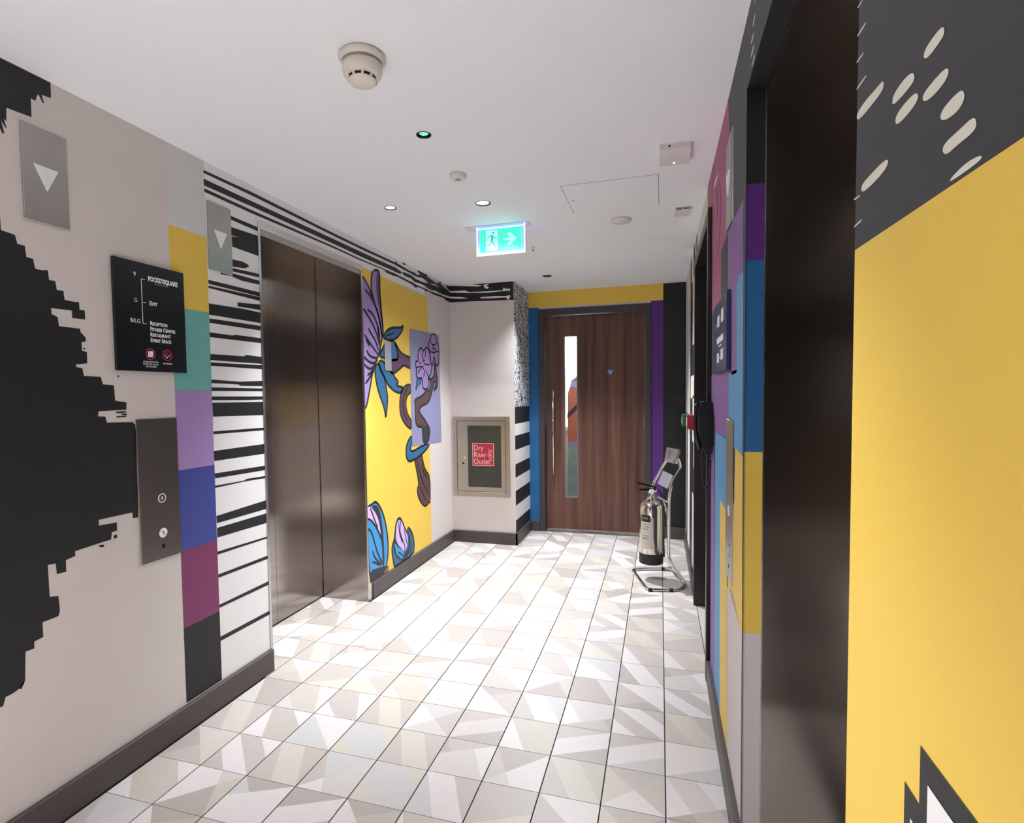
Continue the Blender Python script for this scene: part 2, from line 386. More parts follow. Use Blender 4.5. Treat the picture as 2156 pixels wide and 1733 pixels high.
# ---- paint on the walls: thin coats of paint with their own outlines, parts of the wall they are on
def soften(P, n, closed):
    """rounds a hand-painted contour (corner cutting)"""
    for _ in range(n):
        Q = []; k = len(P)
        for i in range(k if closed else k-1):
            a, b_ = P[i], P[(i+1) % k]
            Q += [(a[0]*0.75+b_[0]*0.25, a[1]*0.75+b_[1]*0.25), (a[0]*0.25+b_[0]*0.75, a[1]*0.25+b_[1]*0.75)]
        P = Q if closed else [P[0]]+Q+[P[-1]]
    return P
SOFT = {'painted_dash': 2, 'petal': 1, 'leaf': 1, 'branch': 1, 'leaf_shade': 1, 'petal_shade': 1, 'branch_shade': 1, 'outline': 1}
def coat(parent, plane, items):
    for it in items:
        name, col, layer = it[0], it[1], it[2]; e = 0.0004*layer+0.0002
        to3 = {'L': lambda p: (XL+e, p[0], p[1]), 'R': lambda p: (XR-e, p[0], p[1]), 'B': lambda p: (p[0], YB-e, p[1])}[plane]
        bm = bmesh.new()
        if len(it) == 5:
            cl = Vector(it[4][0])-Vector(it[4][-1])
            P1 = soften(it[4][:-1], 1, True) if cl.length < 1e-4 else soften(it[4], 1, False)
            if cl.length < 1e-4: P1 = P1+[P1[0]]
            L, R = strip_pts(P1, it[3])
            lv = [bm.verts.new(to3(p)) for p in L]; rv = [bm.verts.new(to3(p)) for p in R]
            for i in range(len(lv)-1): bm.faces.new((lv[i], lv[i+1], rv[i+1], rv[i]))
        else:
            P2 = [Vector(p) for p in soften(it[3], SOFT.get(name, 0), True)]; n = len(P2)
            r = delaunay_2d_cdt(P2, [(i, (i+1) % n) for i in range(n)], [list(range(n))], 1, 1e-6)
            vv = [bm.verts.new(to3(p)) for p in r[0]]
            for f in r[2]: bm.faces.new([vv[i] for i in f])
        obj(name, bm, PM[col], parent)
PAINT_L = [
 ('painted_block','black',1,[(-0.6614,2.2993),(-0.3981,2.2974),(-0.2599,2.2999),(-0.2604,2.2529),(-0.282,2.2499),(-0.2881,2.2487),(-0.282,2.2273),(-0.2865,2.2259),(-0.2979,2.2466),(-0.303,2.2373),(-0.3068,2.222),(-0.3203,2.2229),(-0.3203,2.1679),(-0.3884,2.163),(-0.3903,2.1236),(-0.3966,2.1284),(-0.3902,2.1043),(-0.3942,2.1051),(-0.404,2.1199),(-0.3967,2.0861),(-0.4032,2.0858),(-0.4074,2.0967),(-0.5407,2.0867),(-0.67,2.1146)]),
 ('painted_block','black',1,[(-0.6716,2.0804),(-0.4191,1.8444),(-0.4187,1.8075),(-0.3826,1.8032),(-0.3772,1.7785),(-0.3572,1.7788),(-0.3542,1.7457),(-0.336,1.745),(-0.3313,1.7167),(-0.3116,1.7159),(-0.2946,1.7194),(-0.2921,1.6899),(-0.2739,1.6908),(-0.2702,1.6636),(-0.25,1.6646),(-0.2477,1.6366),(-0.2229,1.6353),(-0.2016,1.636),(-0.2011,1.6123),(-0.1837,1.6121),(-0.1834,1.5827),(-0.2269,1.5825),(-0.2258,1.6061),(-0.2902,1.6046),(-0.2901,1.587),(-0.2716,1.5793),(-0.2689,1.5515),(-0.2028,1.5511),(-0.2007,1.5391),(-0.185,1.5247),(-0.1845,1.5113),(-0.1994,1.5073),(-0.199,1.4807),(-0.1828,1.4765),(-0.1834,1.4398),(-0.2205,1.4342),(-0.2209,1.4263),(-0.2006,1.4229),(-0.1963,1.3979),(-0.1389,1.3969),(-0.1325,1.3721),(-0.0927,1.3688),(-0.0903,1.316),(-0.0481,1.3097),(-0.0493,1.2836),(-0.1512,1.2809),(-0.1549,1.2644),(-0.1288,1.2623),(-0.1238,1.2419),(-0.0275,1.2389),(-0.0181,1.2296),(-0.0159,1.2058),(-0.0183,0.9382),(-0.0204,0.8937),(-0.0414,0.8952),(-0.0437,0.9165),(-0.168,0.9168),(-0.1689,0.8975),(-0.1036,0.8942),(-0.1037,0.8654),(-0.1233,0.8643),(-0.1274,0.8396),(-0.1571,0.8387),(-0.251,0.8332),(-0.2517,0.8174),(-0.2817,0.8126),(-0.2819,0.7756),(-0.3112,0.7768),(-0.3131,0.8112),(-0.3366,0.813),(-0.3354,0.7133),(-0.3094,0.7068),(-0.309,0.6611),(-0.3089,0.7039),(-0.3072,0.659),(-0.3126,0.6439),(-0.3599,0.6429),(-0.3597,0.5973),(-0.3855,0.594),(-0.3864,0.5731),(-0.4108,0.5746),(-0.4161,0.4882),(-0.4323,0.4731),(-0.4489,0.4679),(-0.4691,0.4671),(-0.4761,0.4436),(-0.4839,0.4456),(-0.747,0.4598)]),
 ('painted_fleck','black',1,[(-0.089,1.2779),(-0.0514,1.279),(-0.0498,1.2743),(-0.0874,1.2721)]),
 ('painted_fleck','black',1,[(-0.0707,1.2715),(-0.0474,1.2696),(-0.0489,1.2644),(-0.0678,1.2668)]),
 ('painted_fleck','black',1,[(-0.0891,1.2619),(-0.0522,1.2634),(-0.0505,1.2587),(-0.0881,1.2573)]),
 ('painted_fleck','black',1,[(-0.1178,0.8515),(-0.1043,0.8523),(-0.1049,0.8397),(-0.1171,0.8399)]),
 ('painted_fleck','black',1,[(-0.1731,0.8316),(-0.1546,0.8296),(-0.1526,0.8217),(-0.1655,0.8223)]),
 ('painted_fleck','black',1,[(-0.1948,1.4906),(-0.1883,1.4895),(-0.189,1.4846),(-0.195,1.4863)]),
 ('painted_fleck','black',1,[(-0.0777,1.4032),(-0.0715,1.4034),(-0.0717,1.3982),(-0.0779,1.398)]),
 ('painted_fleck','black',1,[(-0.4334,0.4747),(-0.4211,0.4898),(-0.417,0.4863),(-0.4271,0.4681)]),
 ('colour_block','pale_grey',1,[(0.16,2.3),(0.348,2.3),(0.348,1.988),(0.16,1.988)]),
 ('colour_block','yellow',1,[(0.16,1.988),(0.348,1.988),(0.348,1.678),(0.16,1.678)]),
 ('colour_block','teal',1,[(0.16,1.678),(0.348,1.678),(0.348,1.355),(0.16,1.355)]),
 ('colour_block','lavender',1,[(0.16,1.355),(0.348,1.355),(0.348,1.04),(0.16,1.04)]),
 ('colour_block','blue',1,[(0.16,1.04),(0.348,1.04),(0.348,0.719),(0.16,0.719)]),
 ('colour_block','magenta',1,[(0.16,0.719),(0.348,0.719),(0.348,0.41),(0.16,0.41)]),
 ('colour_block','black',1,[(0.16,0.41),(0.348,0.41),(0.348,0.11),(0.16,0.11)]),
 ('colour_block','white',1,[(0.348,2.3),(0.675,2.3),(0.675,0.11),(0.348,0.11)]),
 ('painted_stripe','black',2,[(0.4899,2.1197),(0.672,2.1184),(0.672,2.0986),(0.4892,2.1031)]),
 ('painted_stripe','black',2,[(0.4915,2.0711),(0.672,2.0785),(0.672,2.0462),(0.6639,2.0448),(0.4898,2.0351)]),
 ('painted_stripe','black',2,[(0.4934,2.0306),(0.552,2.0405),(0.672,2.0451),(0.672,1.9846),(0.4937,1.9869)]),
 ('painted_stripe','black',2,[(0.4927,1.9319),(0.5551,1.9348),(0.5832,1.9314),(0.5992,1.9234),(0.5699,1.9081),(0.4927,1.8989)]),
 ('painted_stripe','black',2,[(0.4925,1.8934),(0.672,1.902),(0.672,1.8855),(0.4918,1.8784)]),
 ('painted_stripe','black',2,[(0.4156,1.8611),(0.4861,1.8701),(0.672,1.8696),(0.672,1.8519),(0.5432,1.8481),(0.4817,1.8566),(0.4224,1.8517)]),
 ('painted_stripe','black',2,[(0.3492,1.8146),(0.672,1.816),(0.672,1.7965),(0.3498,1.7981)]),
 ('painted_stripe','black',2,[(0.3494,1.7902),(0.672,1.7946),(0.672,1.7755),(0.349,1.7808)]),
 ('painted_stripe','black',2,[(0.515,1.747),(0.672,1.7599),(0.672,1.7344),(0.5142,1.7285)]),
 ('painted_stripe','black',2,[(0.3474,1.7169),(0.5534,1.723),(0.672,1.7214),(0.672,1.6729),(0.3473,1.6699)]),
 ('painted_stripe','black',2,[(0.3486,1.6544),(0.672,1.6593),(0.672,1.6376),(0.3478,1.6359)]),
 ('painted_stripe','black',2,[(0.3474,1.5966),(0.4773,1.5963),(0.4967,1.601),(0.672,1.6021),(0.672,1.5785),(0.3464,1.5766)]),
 ('painted_stripe','black',2,[(0.3466,1.5062),(0.5436,1.5093),(0.5601,1.5161),(0.672,1.5136),(0.672,1.4811),(0.3455,1.4809)]),
 ('painted_stripe','black',2,[(0.3471,1.4705),(0.672,1.4751),(0.672,1.4556),(0.3465,1.4573)]),
 ('painted_stripe','black',2,[(0.3479,1.3997),(0.5121,1.3938),(0.672,1.4017),(0.672,1.3758),(0.5158,1.3753),(0.5041,1.3817),(0.3472,1.3842)]),
 ('painted_stripe','black',2,[(0.3464,1.3668),(0.672,1.3646),(0.672,1.3513),(0.3457,1.3513)]),
 ('painted_stripe','black',2,[(0.3462,1.3283),(0.672,1.3268),(0.672,1.3129),(0.5362,1.3107),(0.3455,1.3128)]),
 ('painted_stripe','black',2,[(0.3475,1.3016),(0.672,1.3016),(0.672,1.2384),(0.3489,1.2436)]),
 ('painted_stripe','black',2,[(0.346,1.1813),(0.672,1.1791),(0.672,1.1664),(0.3495,1.1692)]),
 ('painted_stripe','black',2,[(0.3463,1.0986),(0.672,1.1013),(0.672,1.0548),(0.3484,1.0557)]),
 ('painted_stripe','black',2,[(0.346,1.0032),(0.672,0.997),(0.672,0.9759),(0.3492,0.982)]),
 ('painted_stripe','black',2,[(0.3461,0.9509),(0.5196,0.9471),(0.5389,0.9524),(0.672,0.9477),(0.672,0.9371),(0.5289,0.9423),(0.3473,0.9413)]),
 ('painted_stripe','black',2,[(0.3476,0.8211),(0.672,0.8316),(0.672,0.7895),(0.3511,0.7898)]),
 ('painted_stripe','black',2,[(0.3502,0.7697),(0.672,0.7682),(0.672,0.7215),(0.35,0.7284)]),
 ('painted_stripe','black',2,[(0.3472,0.6686),(0.672,0.6554),(0.672,0.6464),(0.3483,0.6555)]),
 ('painted_stripe','black',2,[(0.3469,0.5697),(0.672,0.5633),(0.672,0.5476),(0.3487,0.555)]),
 ('painted_stripe','black',2,[(0.3467,0.4383),(0.672,0.4388),(0.672,0.421),(0.3486,0.4247)]),
 ('painted_stripe','black',2,[(0.3445,0.2994),(0.672,0.2939),(0.672,0.2752),(0.3463,0.2804)]),
 ('painted_stripe','black',2,[(0.3441,2.2618),(0.6352,2.2688),(1.2967,2.2644),(1.6478,2.2661),(2.079,2.2715),(2.088,2.2696),(2.1056,2.2867),(2.1261,2.2724),(2.2173,2.2693),(2.3357,2.2629),(2.4123,2.2687),(2.466,2.2593),(2.5271,2.2737),(2.4723,2.2892),(2.4858,2.3),(2.2786,2.3),(2.2631,2.2908),(2.2314,2.2859),(2.2051,2.2936),(2.2166,2.3),(2.2354,2.3),(2.241,2.2996),(2.2415,2.3),(2.776,2.3),(2.7588,2.2985),(2.6725,2.2986),(2.6589,2.2853),(2.7579,2.2788),(2.8377,2.2698),(2.8848,2.272),(2.9215,2.2923),(2.9758,2.2798),(3.0819,2.2646),(3.0058,2.2602),(2.9322,2.2605),(2.8955,2.2448),(2.8371,2.2564),(2.7565,2.2459),(2.6839,2.2367),(2.6358,2.2489),(2.5519,2.2558),(2.5106,2.2477),(2.4209,2.2422),(2.335,2.2469),(2.2342,2.2497),(2.1552,2.2522),(2.0782,2.2544),(1.647,2.2492),(1.296,2.2491),(0.6345,2.2528),(0.3435,2.2498)]),
 ('painted_stripe','black',2,[(2.9709,2.3),(2.9639,2.289),(2.9456,2.2901),(2.9416,2.3)]),
 ('painted_stripe','black',2,[(3.0702,2.2903),(3.1232,2.3),(3.164,2.3),(3.164,2.2609),(3.1467,2.262),(3.0952,2.2763)]),
 ('painted_stripe','black',2,[(0.3425,2.2262),(0.6333,2.2267),(1.2952,2.2308),(1.6462,2.2323),(2.0774,2.2357),(2.0866,2.2375),(2.1976,2.2247),(2.2606,2.2337),(2.3533,2.2347),(2.4495,2.2234),(2.5505,2.2242),(2.6348,2.2275),(2.6785,2.2369),(2.7562,2.2406),(2.8365,2.243),(2.9013,2.2423),(2.9322,2.2596),(3.0058,2.2593),(3.0818,2.2636),(3.1463,2.2525),(3.164,2.2547),(3.164,2.2108),(3.0536,2.2017),(2.9174,2.1993),(2.8465,2.205),(2.7654,2.193),(2.6984,2.1921),(2.6018,2.2024),(2.5087,2.2039),(2.4188,2.1952),(2.3522,2.2106),(2.2368,2.2075),(2.2019,2.2217),(2.1705,2.2077),(2.0851,2.2035),(2.0761,2.2067),(1.6449,2.2019),(1.2939,2.2032),(0.6322,2.2023),(0.3441,2.199)]),
 ('painted_stripe','black',2,[(0.3436,2.1877),(0.6314,2.1855),(1.2933,2.1894),(1.5915,2.1863),(1.7973,2.1881),(2.0754,2.1923),(2.1872,2.19),(2.2858,2.1859),(2.3893,2.1856),(2.4475,2.1803),(2.5486,2.1801),(2.6435,2.1823),(2.7422,2.1781),(2.8809,2.1841),(2.9533,2.1873),(3.0783,2.185),(3.1636,2.195),(3.1619,2.1584),(3.0644,2.1595),(3.027,2.172),(2.8801,2.1661),(2.7641,2.1644),(2.6756,2.173),(2.6319,2.1612),(2.5794,2.171),(2.4668,2.1675),(2.4365,2.1538),(2.3788,2.1676),(2.2488,2.1729),(2.1261,2.1779),(2.0745,2.1716),(1.9549,2.1714),(1.9243,2.1832),(1.5781,2.1767),(1.2928,2.1787),(0.6307,2.1707),(0.3449,2.1734)]),
 ('colour_block','white',1,[(0.675,2.3),(1.605,2.3),(1.605,2.14),(0.675,2.14)]),
 ('colour_block','white',1,[(1.605,2.3),(2.6,2.3),(2.6,2.13),(1.605,2.13)]),
 ('colour_block','yellow',2,[(1.605,2.14),(2.659,2.115),(2.659,0.11),(1.605,0.11)]),
 ('petal','lavender2',3,[(1.6052,2.0779),(1.6237,2.0815),(1.666,2.0587),(1.7026,2.0279),(1.733,1.9856),(1.7765,1.9285),(1.8148,1.8822),(1.8461,1.8141),(1.8644,1.7568),(1.8722,1.7111),(1.8465,1.6691),(1.8378,1.6288),(1.8087,1.5939),(1.7584,1.5259),(1.7226,1.4664),(1.7075,1.421),(1.6785,1.3503),(1.6498,1.2806),(1.6295,1.2494),(1.6083,1.2499),(1.6024,1.3376),(1.5996,1.4934),(1.5919,1.6479)]),
 ('outline','black',4,0.0174,[(1.6052,2.0779),(1.6237,2.0815),(1.666,2.0587),(1.7026,2.0279),(1.733,1.9856),(1.7765,1.9285),(1.8148,1.8822),(1.8461,1.8141),(1.8644,1.7568),(1.8722,1.7111),(1.8465,1.6691),(1.8378,1.6288),(1.8087,1.5939),(1.7584,1.5259),(1.7226,1.4664),(1.7075,1.421),(1.6785,1.3503),(1.6498,1.2806),(1.6295,1.2494),(1.6083,1.2499),(1.6024,1.3376),(1.5996,1.4934),(1.5919,1.6479),(1.6052,2.0779)]),
 ('petal','lavender2',3,[(1.7597,2.1436),(1.807,2.1599),(1.8548,2.1601),(1.8532,2.0648),(1.8544,1.9994),(1.8701,1.8832),(1.8849,1.8055),(1.8879,1.7459),(1.8728,1.7244),(1.8589,1.7892),(1.8214,1.8765),(1.7829,1.923),(1.7464,1.9943),(1.7321,2.0236),(1.7379,2.0946)]),
 ('outline','black',4,0.0174,[(1.7597,2.1436),(1.807,2.1599),(1.8548,2.1601),(1.8532,2.0648),(1.8544,1.9994),(1.8701,1.8832),(1.8849,1.8055),(1.8879,1.7459),(1.8728,1.7244),(1.8589,1.7892),(1.8214,1.8765),(1.7829,1.923),(1.7464,1.9943),(1.7321,2.0236),(1.7379,2.0946),(1.7597,2.1436)]),
 ('petal_shade','plum',4,[(1.8133,2.1483),(1.8504,2.1559),(1.8518,2.0646),(1.8544,1.9994),(1.8701,1.8832),(1.8849,1.8055),(1.885,1.7456),(1.8665,1.8033),(1.843,1.8992),(1.8121,1.9729),(1.8023,2.0555)]),
 ('outline','black',5,0.0174,[(1.6474,2.0055),(1.7069,1.9812),(1.751,1.9503),(1.7829,1.923)]),
 ('outline','black',5,0.0174,[(1.6022,1.8775),(1.6328,1.8757),(1.6877,1.8394),(1.7504,1.7898),(1.8012,1.7306),(1.8362,1.6551)]),
 ('outline','black',5,0.0174,[(1.677,1.882),(1.7406,1.8655),(1.7918,1.8206),(1.8235,1.7721),(1.835,1.7208)]),
 ('outline','black',5,0.0174,[(1.6319,1.7168),(1.6806,1.6806),(1.7437,1.6412),(1.809,1.6005)]),
 ('outline','black',5,0.0174,[(1.6843,1.7632),(1.7214,1.729),(1.7727,1.6954),(1.817,1.6273)]),
 ('outline','black',5,0.0174,[(1.6494,1.6904),(1.6736,1.6674),(1.6983,1.6472)]),
 ('outline','black',5,0.0174,[(1.655,1.6186),(1.6891,1.5862),(1.7539,1.5742),(1.8011,1.5771)]),
 ('outline','black',5,0.0174,[(1.6132,1.5782),(1.6621,1.5529),(1.7129,1.5397),(1.7658,1.5425),(1.8007,1.5672)]),
 ('outline','black',5,0.0174,[(1.6136,1.5314),(1.6538,1.5083),(1.711,1.498),(1.7654,1.5327)]),
 ('outline','black',5,0.0174,[(1.6578,1.4579),(1.7101,1.4788),(1.7439,1.4994)]),
 ('outline','black',5,0.0174,[(1.6302,1.4037),(1.6825,1.4396),(1.7502,1.4932)]),
 ('outline','black',5,0.0174,[(1.8107,1.7903),(1.8218,1.7326),(1.8401,1.6818)]),
 ('leaf','leaf_blue',3,[(2.2105,1.8434),(2.1927,1.8126),(2.1587,1.7805),(2.1093,1.7472),(2.0537,1.7224),(1.9852,1.7134),(1.9121,1.7148),(1.884,1.7222),(1.9065,1.7478),(1.9438,1.7752),(2.0039,1.7988),(2.0808,1.8108),(2.1604,1.8176)]),
 ('outline','black',4,0.0174,[(2.2105,1.8434),(2.1927,1.8126),(2.1587,1.7805),(2.1093,1.7472),(2.0537,1.7224),(1.9852,1.7134),(1.9121,1.7148),(1.884,1.7222),(1.9065,1.7478),(1.9438,1.7752),(2.0039,1.7988),(2.0808,1.8108),(2.1604,1.8176),(2.2105,1.8434)]),
 ('outline','black',5,0.0116,[(1.9053,1.7209),(1.9571,1.7461),(2.0019,1.754),(2.0558,1.7699)]),
 ('branch','brown',3,[(2.0536,1.721),(2.1058,1.6695),(2.1683,1.6315),(2.2845,1.6137),(2.3331,1.6154),(2.3292,1.5283),(2.2436,1.5409),(2.1974,1.5506),(2.1309,1.5189),(2.0353,1.4836),(1.9751,1.4884),(1.9862,1.5711),(2.1182,1.5927)]),
 ('outline','black',4,0.0174,[(2.0536,1.721),(2.1058,1.6695),(2.1683,1.6315),(2.2845,1.6137),(2.3331,1.6154),(2.3292,1.5283),(2.2436,1.5409),(2.1974,1.5506),(2.1309,1.5189),(2.0353,1.4836),(1.9751,1.4884),(1.9862,1.5711),(2.1182,1.5927),(2.0536,1.721)]),
 ('leaf','leaf_blue',3,[(1.9999,1.7093),(2.0456,1.7134),(2.09,1.6683),(2.1198,1.6282),(2.11,1.5852),(2.0088,1.5724),(1.9205,1.5809),(1.836,1.5891),(1.8227,1.6014),(1.8661,1.6375),(1.9106,1.6811)]),
 ('outline','black',4,0.0174,[(1.9999,1.7093),(2.0456,1.7134),(2.09,1.6683),(2.1198,1.6282),(2.11,1.5852),(2.0088,1.5724),(1.9205,1.5809),(1.836,1.5891),(1.8227,1.6014),(1.8661,1.6375),(1.9106,1.6811),(1.9999,1.7093)]),
 ('leaf','leaf_blue',3,[(1.7859,1.5403),(1.8267,1.5358),(1.8589,1.4775),(1.8997,1.4385),(1.9184,1.3713),(1.9346,1.3102),(1.9195,1.2356),(1.8975,1.1651),(1.8897,1.2161),(1.8637,1.2705),(1.8174,1.3309),(1.7797,1.4029),(1.7624,1.4677),(1.7645,1.5132)]),
 ('outline','black',4,0.0174,[(1.7859,1.5403),(1.8267,1.5358),(1.8589,1.4775),(1.8997,1.4385),(1.9184,1.3713),(1.9346,1.3102),(1.9195,1.2356),(1.8975,1.1651),(1.8897,1.2161),(1.8637,1.2705),(1.8174,1.3309),(1.7797,1.4029),(1.7624,1.4677),(1.7645,1.5132),(1.7859,1.5403)]),
 ('leaf','leaf_blue',3,[(1.8072,1.561),(1.8769,1.565),(1.9608,1.5015),(2.02,1.4831),(2.0568,1.4494),(2.1138,1.4225),(2.0626,1.404),(2.1092,1.3905),(2.1901,1.3879),(2.1473,1.3444),(2.0602,1.3514),(1.9851,1.3787),(1.9275,1.4121),(1.8866,1.465),(1.8321,1.503)]),
 ('outline','black',4,0.0174,[(1.8072,1.561),(1.8769,1.565),(1.9608,1.5015),(2.02,1.4831),(2.0568,1.4494),(2.1138,1.4225),(2.0626,1.404),(2.1092,1.3905),(2.1901,1.3879),(2.1473,1.3444),(2.0602,1.3514),(1.9851,1.3787),(1.9275,1.4121),(1.8866,1.465),(1.8321,1.503),(1.8072,1.561)]),
 ('branch','brown',3,[(2.324,1.4123),(2.2376,1.4068),(2.1715,1.3778),(2.1334,1.3338),(2.118,1.2705),(2.1195,1.2228),(2.1352,1.1746),(2.1788,1.1326),(2.2331,1.0973),(2.3144,1.0661),(2.3174,1.1342),(2.2557,1.1781),(2.2258,1.228),(2.2227,1.285),(2.253,1.3295),(2.3212,1.3501)]),
 ('outline','black',4,0.0145,[(2.324,1.4123),(2.2376,1.4068),(2.1715,1.3778),(2.1334,1.3338),(2.118,1.2705),(2.1195,1.2228),(2.1352,1.1746),(2.1788,1.1326),(2.2331,1.0973),(2.3144,1.0661),(2.3174,1.1342),(2.2557,1.1781),(2.2258,1.228),(2.2227,1.285),(2.253,1.3295),(2.3212,1.3501),(2.324,1.4123)]),
 ('outline','black',5,0.0116,[(2.2751,1.3992),(2.197,1.3337),(2.1667,1.2697),(2.1817,1.1969),(2.2444,1.1376)]),
 ('branch','brown',3,[(2.3575,0.8321),(2.4091,0.8519),(2.4934,0.8689),(2.512,0.8058),(2.552,0.7306),(2.6496,0.6637),(2.6465,0.4382),(2.6067,0.4637),(2.5877,0.4404),(2.539,0.4382),(2.4757,0.4705),(2.4056,0.544),(2.394,0.606),(2.43,0.626),(2.403,0.7159),(2.3663,0.8057)]),
 ('outline','black',4,0.0174,[(2.3575,0.8321),(2.4091,0.8519),(2.4934,0.8689),(2.512,0.8058),(2.552,0.7306),(2.6496,0.6637),(2.6465,0.4382),(2.6067,0.4637),(2.5877,0.4404),(2.539,0.4382),(2.4757,0.4705),(2.4056,0.544),(2.394,0.606),(2.43,0.626),(2.403,0.7159),(2.3663,0.8057),(2.3575,0.8321)]),
 ('outline','black',5,0.0116,[(2.4076,0.8179),(2.4449,0.7273),(2.5042,0.6319),(2.6095,0.526)]),
 ('outline','black',5,0.0116,[(2.49,0.791),(2.5188,0.7174),(2.5928,0.654)]),
 ('outline','black',5,0.0116,[(2.45,0.6055),(2.521,0.5237),(2.5625,0.4719)]),
 ('leaf','leaf_blue',5,[(2.3127,1.0292),(2.2571,0.9961),(2.2173,0.9543),(2.2058,0.9065),(2.2133,0.8649),(2.2498,0.8345),(2.3078,0.8311),(2.4087,0.8434),(2.5147,0.8667),(2.6265,0.909),(2.6455,0.9297),(2.5831,0.9351),(2.4536,0.9204),(2.3306,0.9007),(2.2821,0.9113),(2.2935,0.9476),(2.3144,0.9791)]),
 ('outline','black',6,0.0174,[(2.3127,1.0292),(2.2571,0.9961),(2.2173,0.9543),(2.2058,0.9065),(2.2133,0.8649),(2.2498,0.8345),(2.3078,0.8311),(2.4087,0.8434),(2.5147,0.8667),(2.6265,0.909),(2.6455,0.9297),(2.5831,0.9351),(2.4536,0.9204),(2.3306,0.9007),(2.2821,0.9113),(2.2935,0.9476),(2.3144,0.9791),(2.3127,1.0292)]),
 ('painted_panel','lilac',7,[(2.3085,1.83),(2.889,1.8371),(2.9086,0.9272),(2.3154,0.938)]),
 ('leaf','leaf_blue',8,[(2.4165,1.4563),(2.5045,1.4641),(2.5026,1.4221),(2.4478,1.4101),(2.4132,1.382),(2.3951,1.36),(2.4081,1.4149)]),
 ('outline','black',9,0.0087,[(2.4165,1.4563),(2.5045,1.4641),(2.5026,1.4221),(2.4478,1.4101),(2.4132,1.382),(2.3951,1.36),(2.4081,1.4149),(2.4165,1.4563)]),
 ('branch','brown',8,[(2.7797,1.6049),(2.8108,1.6065),(2.8149,1.5232),(2.8432,1.4522),(2.8379,1.404),(2.7927,1.3736),(2.743,1.3627),(2.8023,1.4155),(2.7806,1.4508),(2.7318,1.385),(2.6991,1.3262),(2.6374,1.2686),(2.5648,1.2526),(2.4946,1.2427),(2.4552,1.2157),(2.4648,1.1875),(2.5595,1.133),(2.5938,1.1028),(2.6503,1.065),(2.663,1.0176),(2.6155,0.9397),(2.5158,0.9425),(2.5078,1.0732),(2.4874,1.08),(2.4198,1.0839),(2.3817,1.119),(2.3849,1.1902),(2.3779,1.267),(2.37,1.2944),(2.4432,1.3076),(2.526,1.3267),(2.5836,1.3551),(2.592,1.3837),(2.6418,1.3668),(2.6559,1.3553),(2.6891,1.4371),(2.6321,1.4762),(2.6973,1.4547),(2.7591,1.4858),(2.7689,1.5334)]),
 ('outline','black',9,0.0159,[(2.7797,1.6049),(2.8108,1.6065),(2.8149,1.5232),(2.8432,1.4522),(2.8379,1.404),(2.7927,1.3736),(2.743,1.3627),(2.8023,1.4155),(2.7806,1.4508),(2.7318,1.385),(2.6991,1.3262),(2.6374,1.2686),(2.5648,1.2526),(2.4946,1.2427),(2.4552,1.2157),(2.4648,1.1875),(2.5595,1.133),(2.5938,1.1028),(2.6503,1.065),(2.663,1.0176),(2.6155,0.9397),(2.5158,0.9425),(2.5078,1.0732),(2.4874,1.08),(2.4198,1.0839),(2.3817,1.119),(2.3849,1.1902),(2.3779,1.267),(2.37,1.2944),(2.4432,1.3076),(2.526,1.3267),(2.5836,1.3551),(2.592,1.3837),(2.6418,1.3668),(2.6559,1.3553),(2.6891,1.4371),(2.6321,1.4762),(2.6973,1.4547),(2.7591,1.4858),(2.7689,1.5334),(2.7797,1.6049)]),
 ('petal','lavender2',9,[(2.445,1.6474),(2.4734,1.6825),(2.5152,1.7052),(2.5486,1.6769),(2.5843,1.6908),(2.6111,1.7167),(2.6564,1.6962),(2.6846,1.6693),(2.6897,1.6174),(2.7248,1.5668),(2.7082,1.531),(2.6914,1.4896),(2.6394,1.4764),(2.6441,1.4188),(2.628,1.384),(2.5701,1.3721),(2.5221,1.3943),(2.5323,1.4677),(2.4365,1.4568),(2.4084,1.4808),(2.4194,1.5195),(2.4015,1.5626),(2.4095,1.593),(2.4557,1.5873)]),
 ('outline','black',10,0.0159,[(2.445,1.6474),(2.4734,1.6825),(2.5152,1.7052),(2.5486,1.6769),(2.5843,1.6908),(2.6111,1.7167),(2.6564,1.6962),(2.6846,1.6693),(2.6897,1.6174),(2.7248,1.5668),(2.7082,1.531),(2.6914,1.4896),(2.6394,1.4764),(2.6441,1.4188),(2.628,1.384),(2.5701,1.3721),(2.5221,1.3943),(2.5323,1.4677),(2.4365,1.4568),(2.4084,1.4808),(2.4194,1.5195),(2.4015,1.5626),(2.4095,1.593),(2.4557,1.5873),(2.445,1.6474)]),
 ('petal','lavender2',9,[(2.7215,1.8292),(2.7978,1.837),(2.8245,1.8099),(2.8258,1.7684),(2.8728,1.7604),(2.8869,1.7194),(2.8851,1.677),(2.8751,1.6341),(2.8733,1.5918),(2.8327,1.5718),(2.7994,1.594),(2.7747,1.6637),(2.7399,1.5675),(2.7033,1.5891),(2.691,1.6465),(2.6854,1.6867),(2.6577,1.725),(2.6742,1.7668),(2.7012,1.775)]),
 ('outline','black',10,0.0159,[(2.7215,1.8292),(2.7978,1.837),(2.8245,1.8099),(2.8258,1.7684),(2.8728,1.7604),(2.8869,1.7194),(2.8851,1.677),(2.8751,1.6341),(2.8733,1.5918),(2.8327,1.5718),(2.7994,1.594),(2.7747,1.6637),(2.7399,1.5675),(2.7033,1.5891),(2.691,1.6465),(2.6854,1.6867),(2.6577,1.725),(2.6742,1.7668),(2.7012,1.775),(2.7215,1.8292)]),
 ('outline','black',11,0.013,[(2.4137,1.5412),(2.5086,1.5566),(2.5631,1.5309)]),
 ('outline','black',11,0.013,[(2.4692,1.5881),(2.5091,1.5679)]),
 ('outline','black',11,0.013,[(2.5277,1.6753),(2.5388,1.6143),(2.5803,1.5997)]),
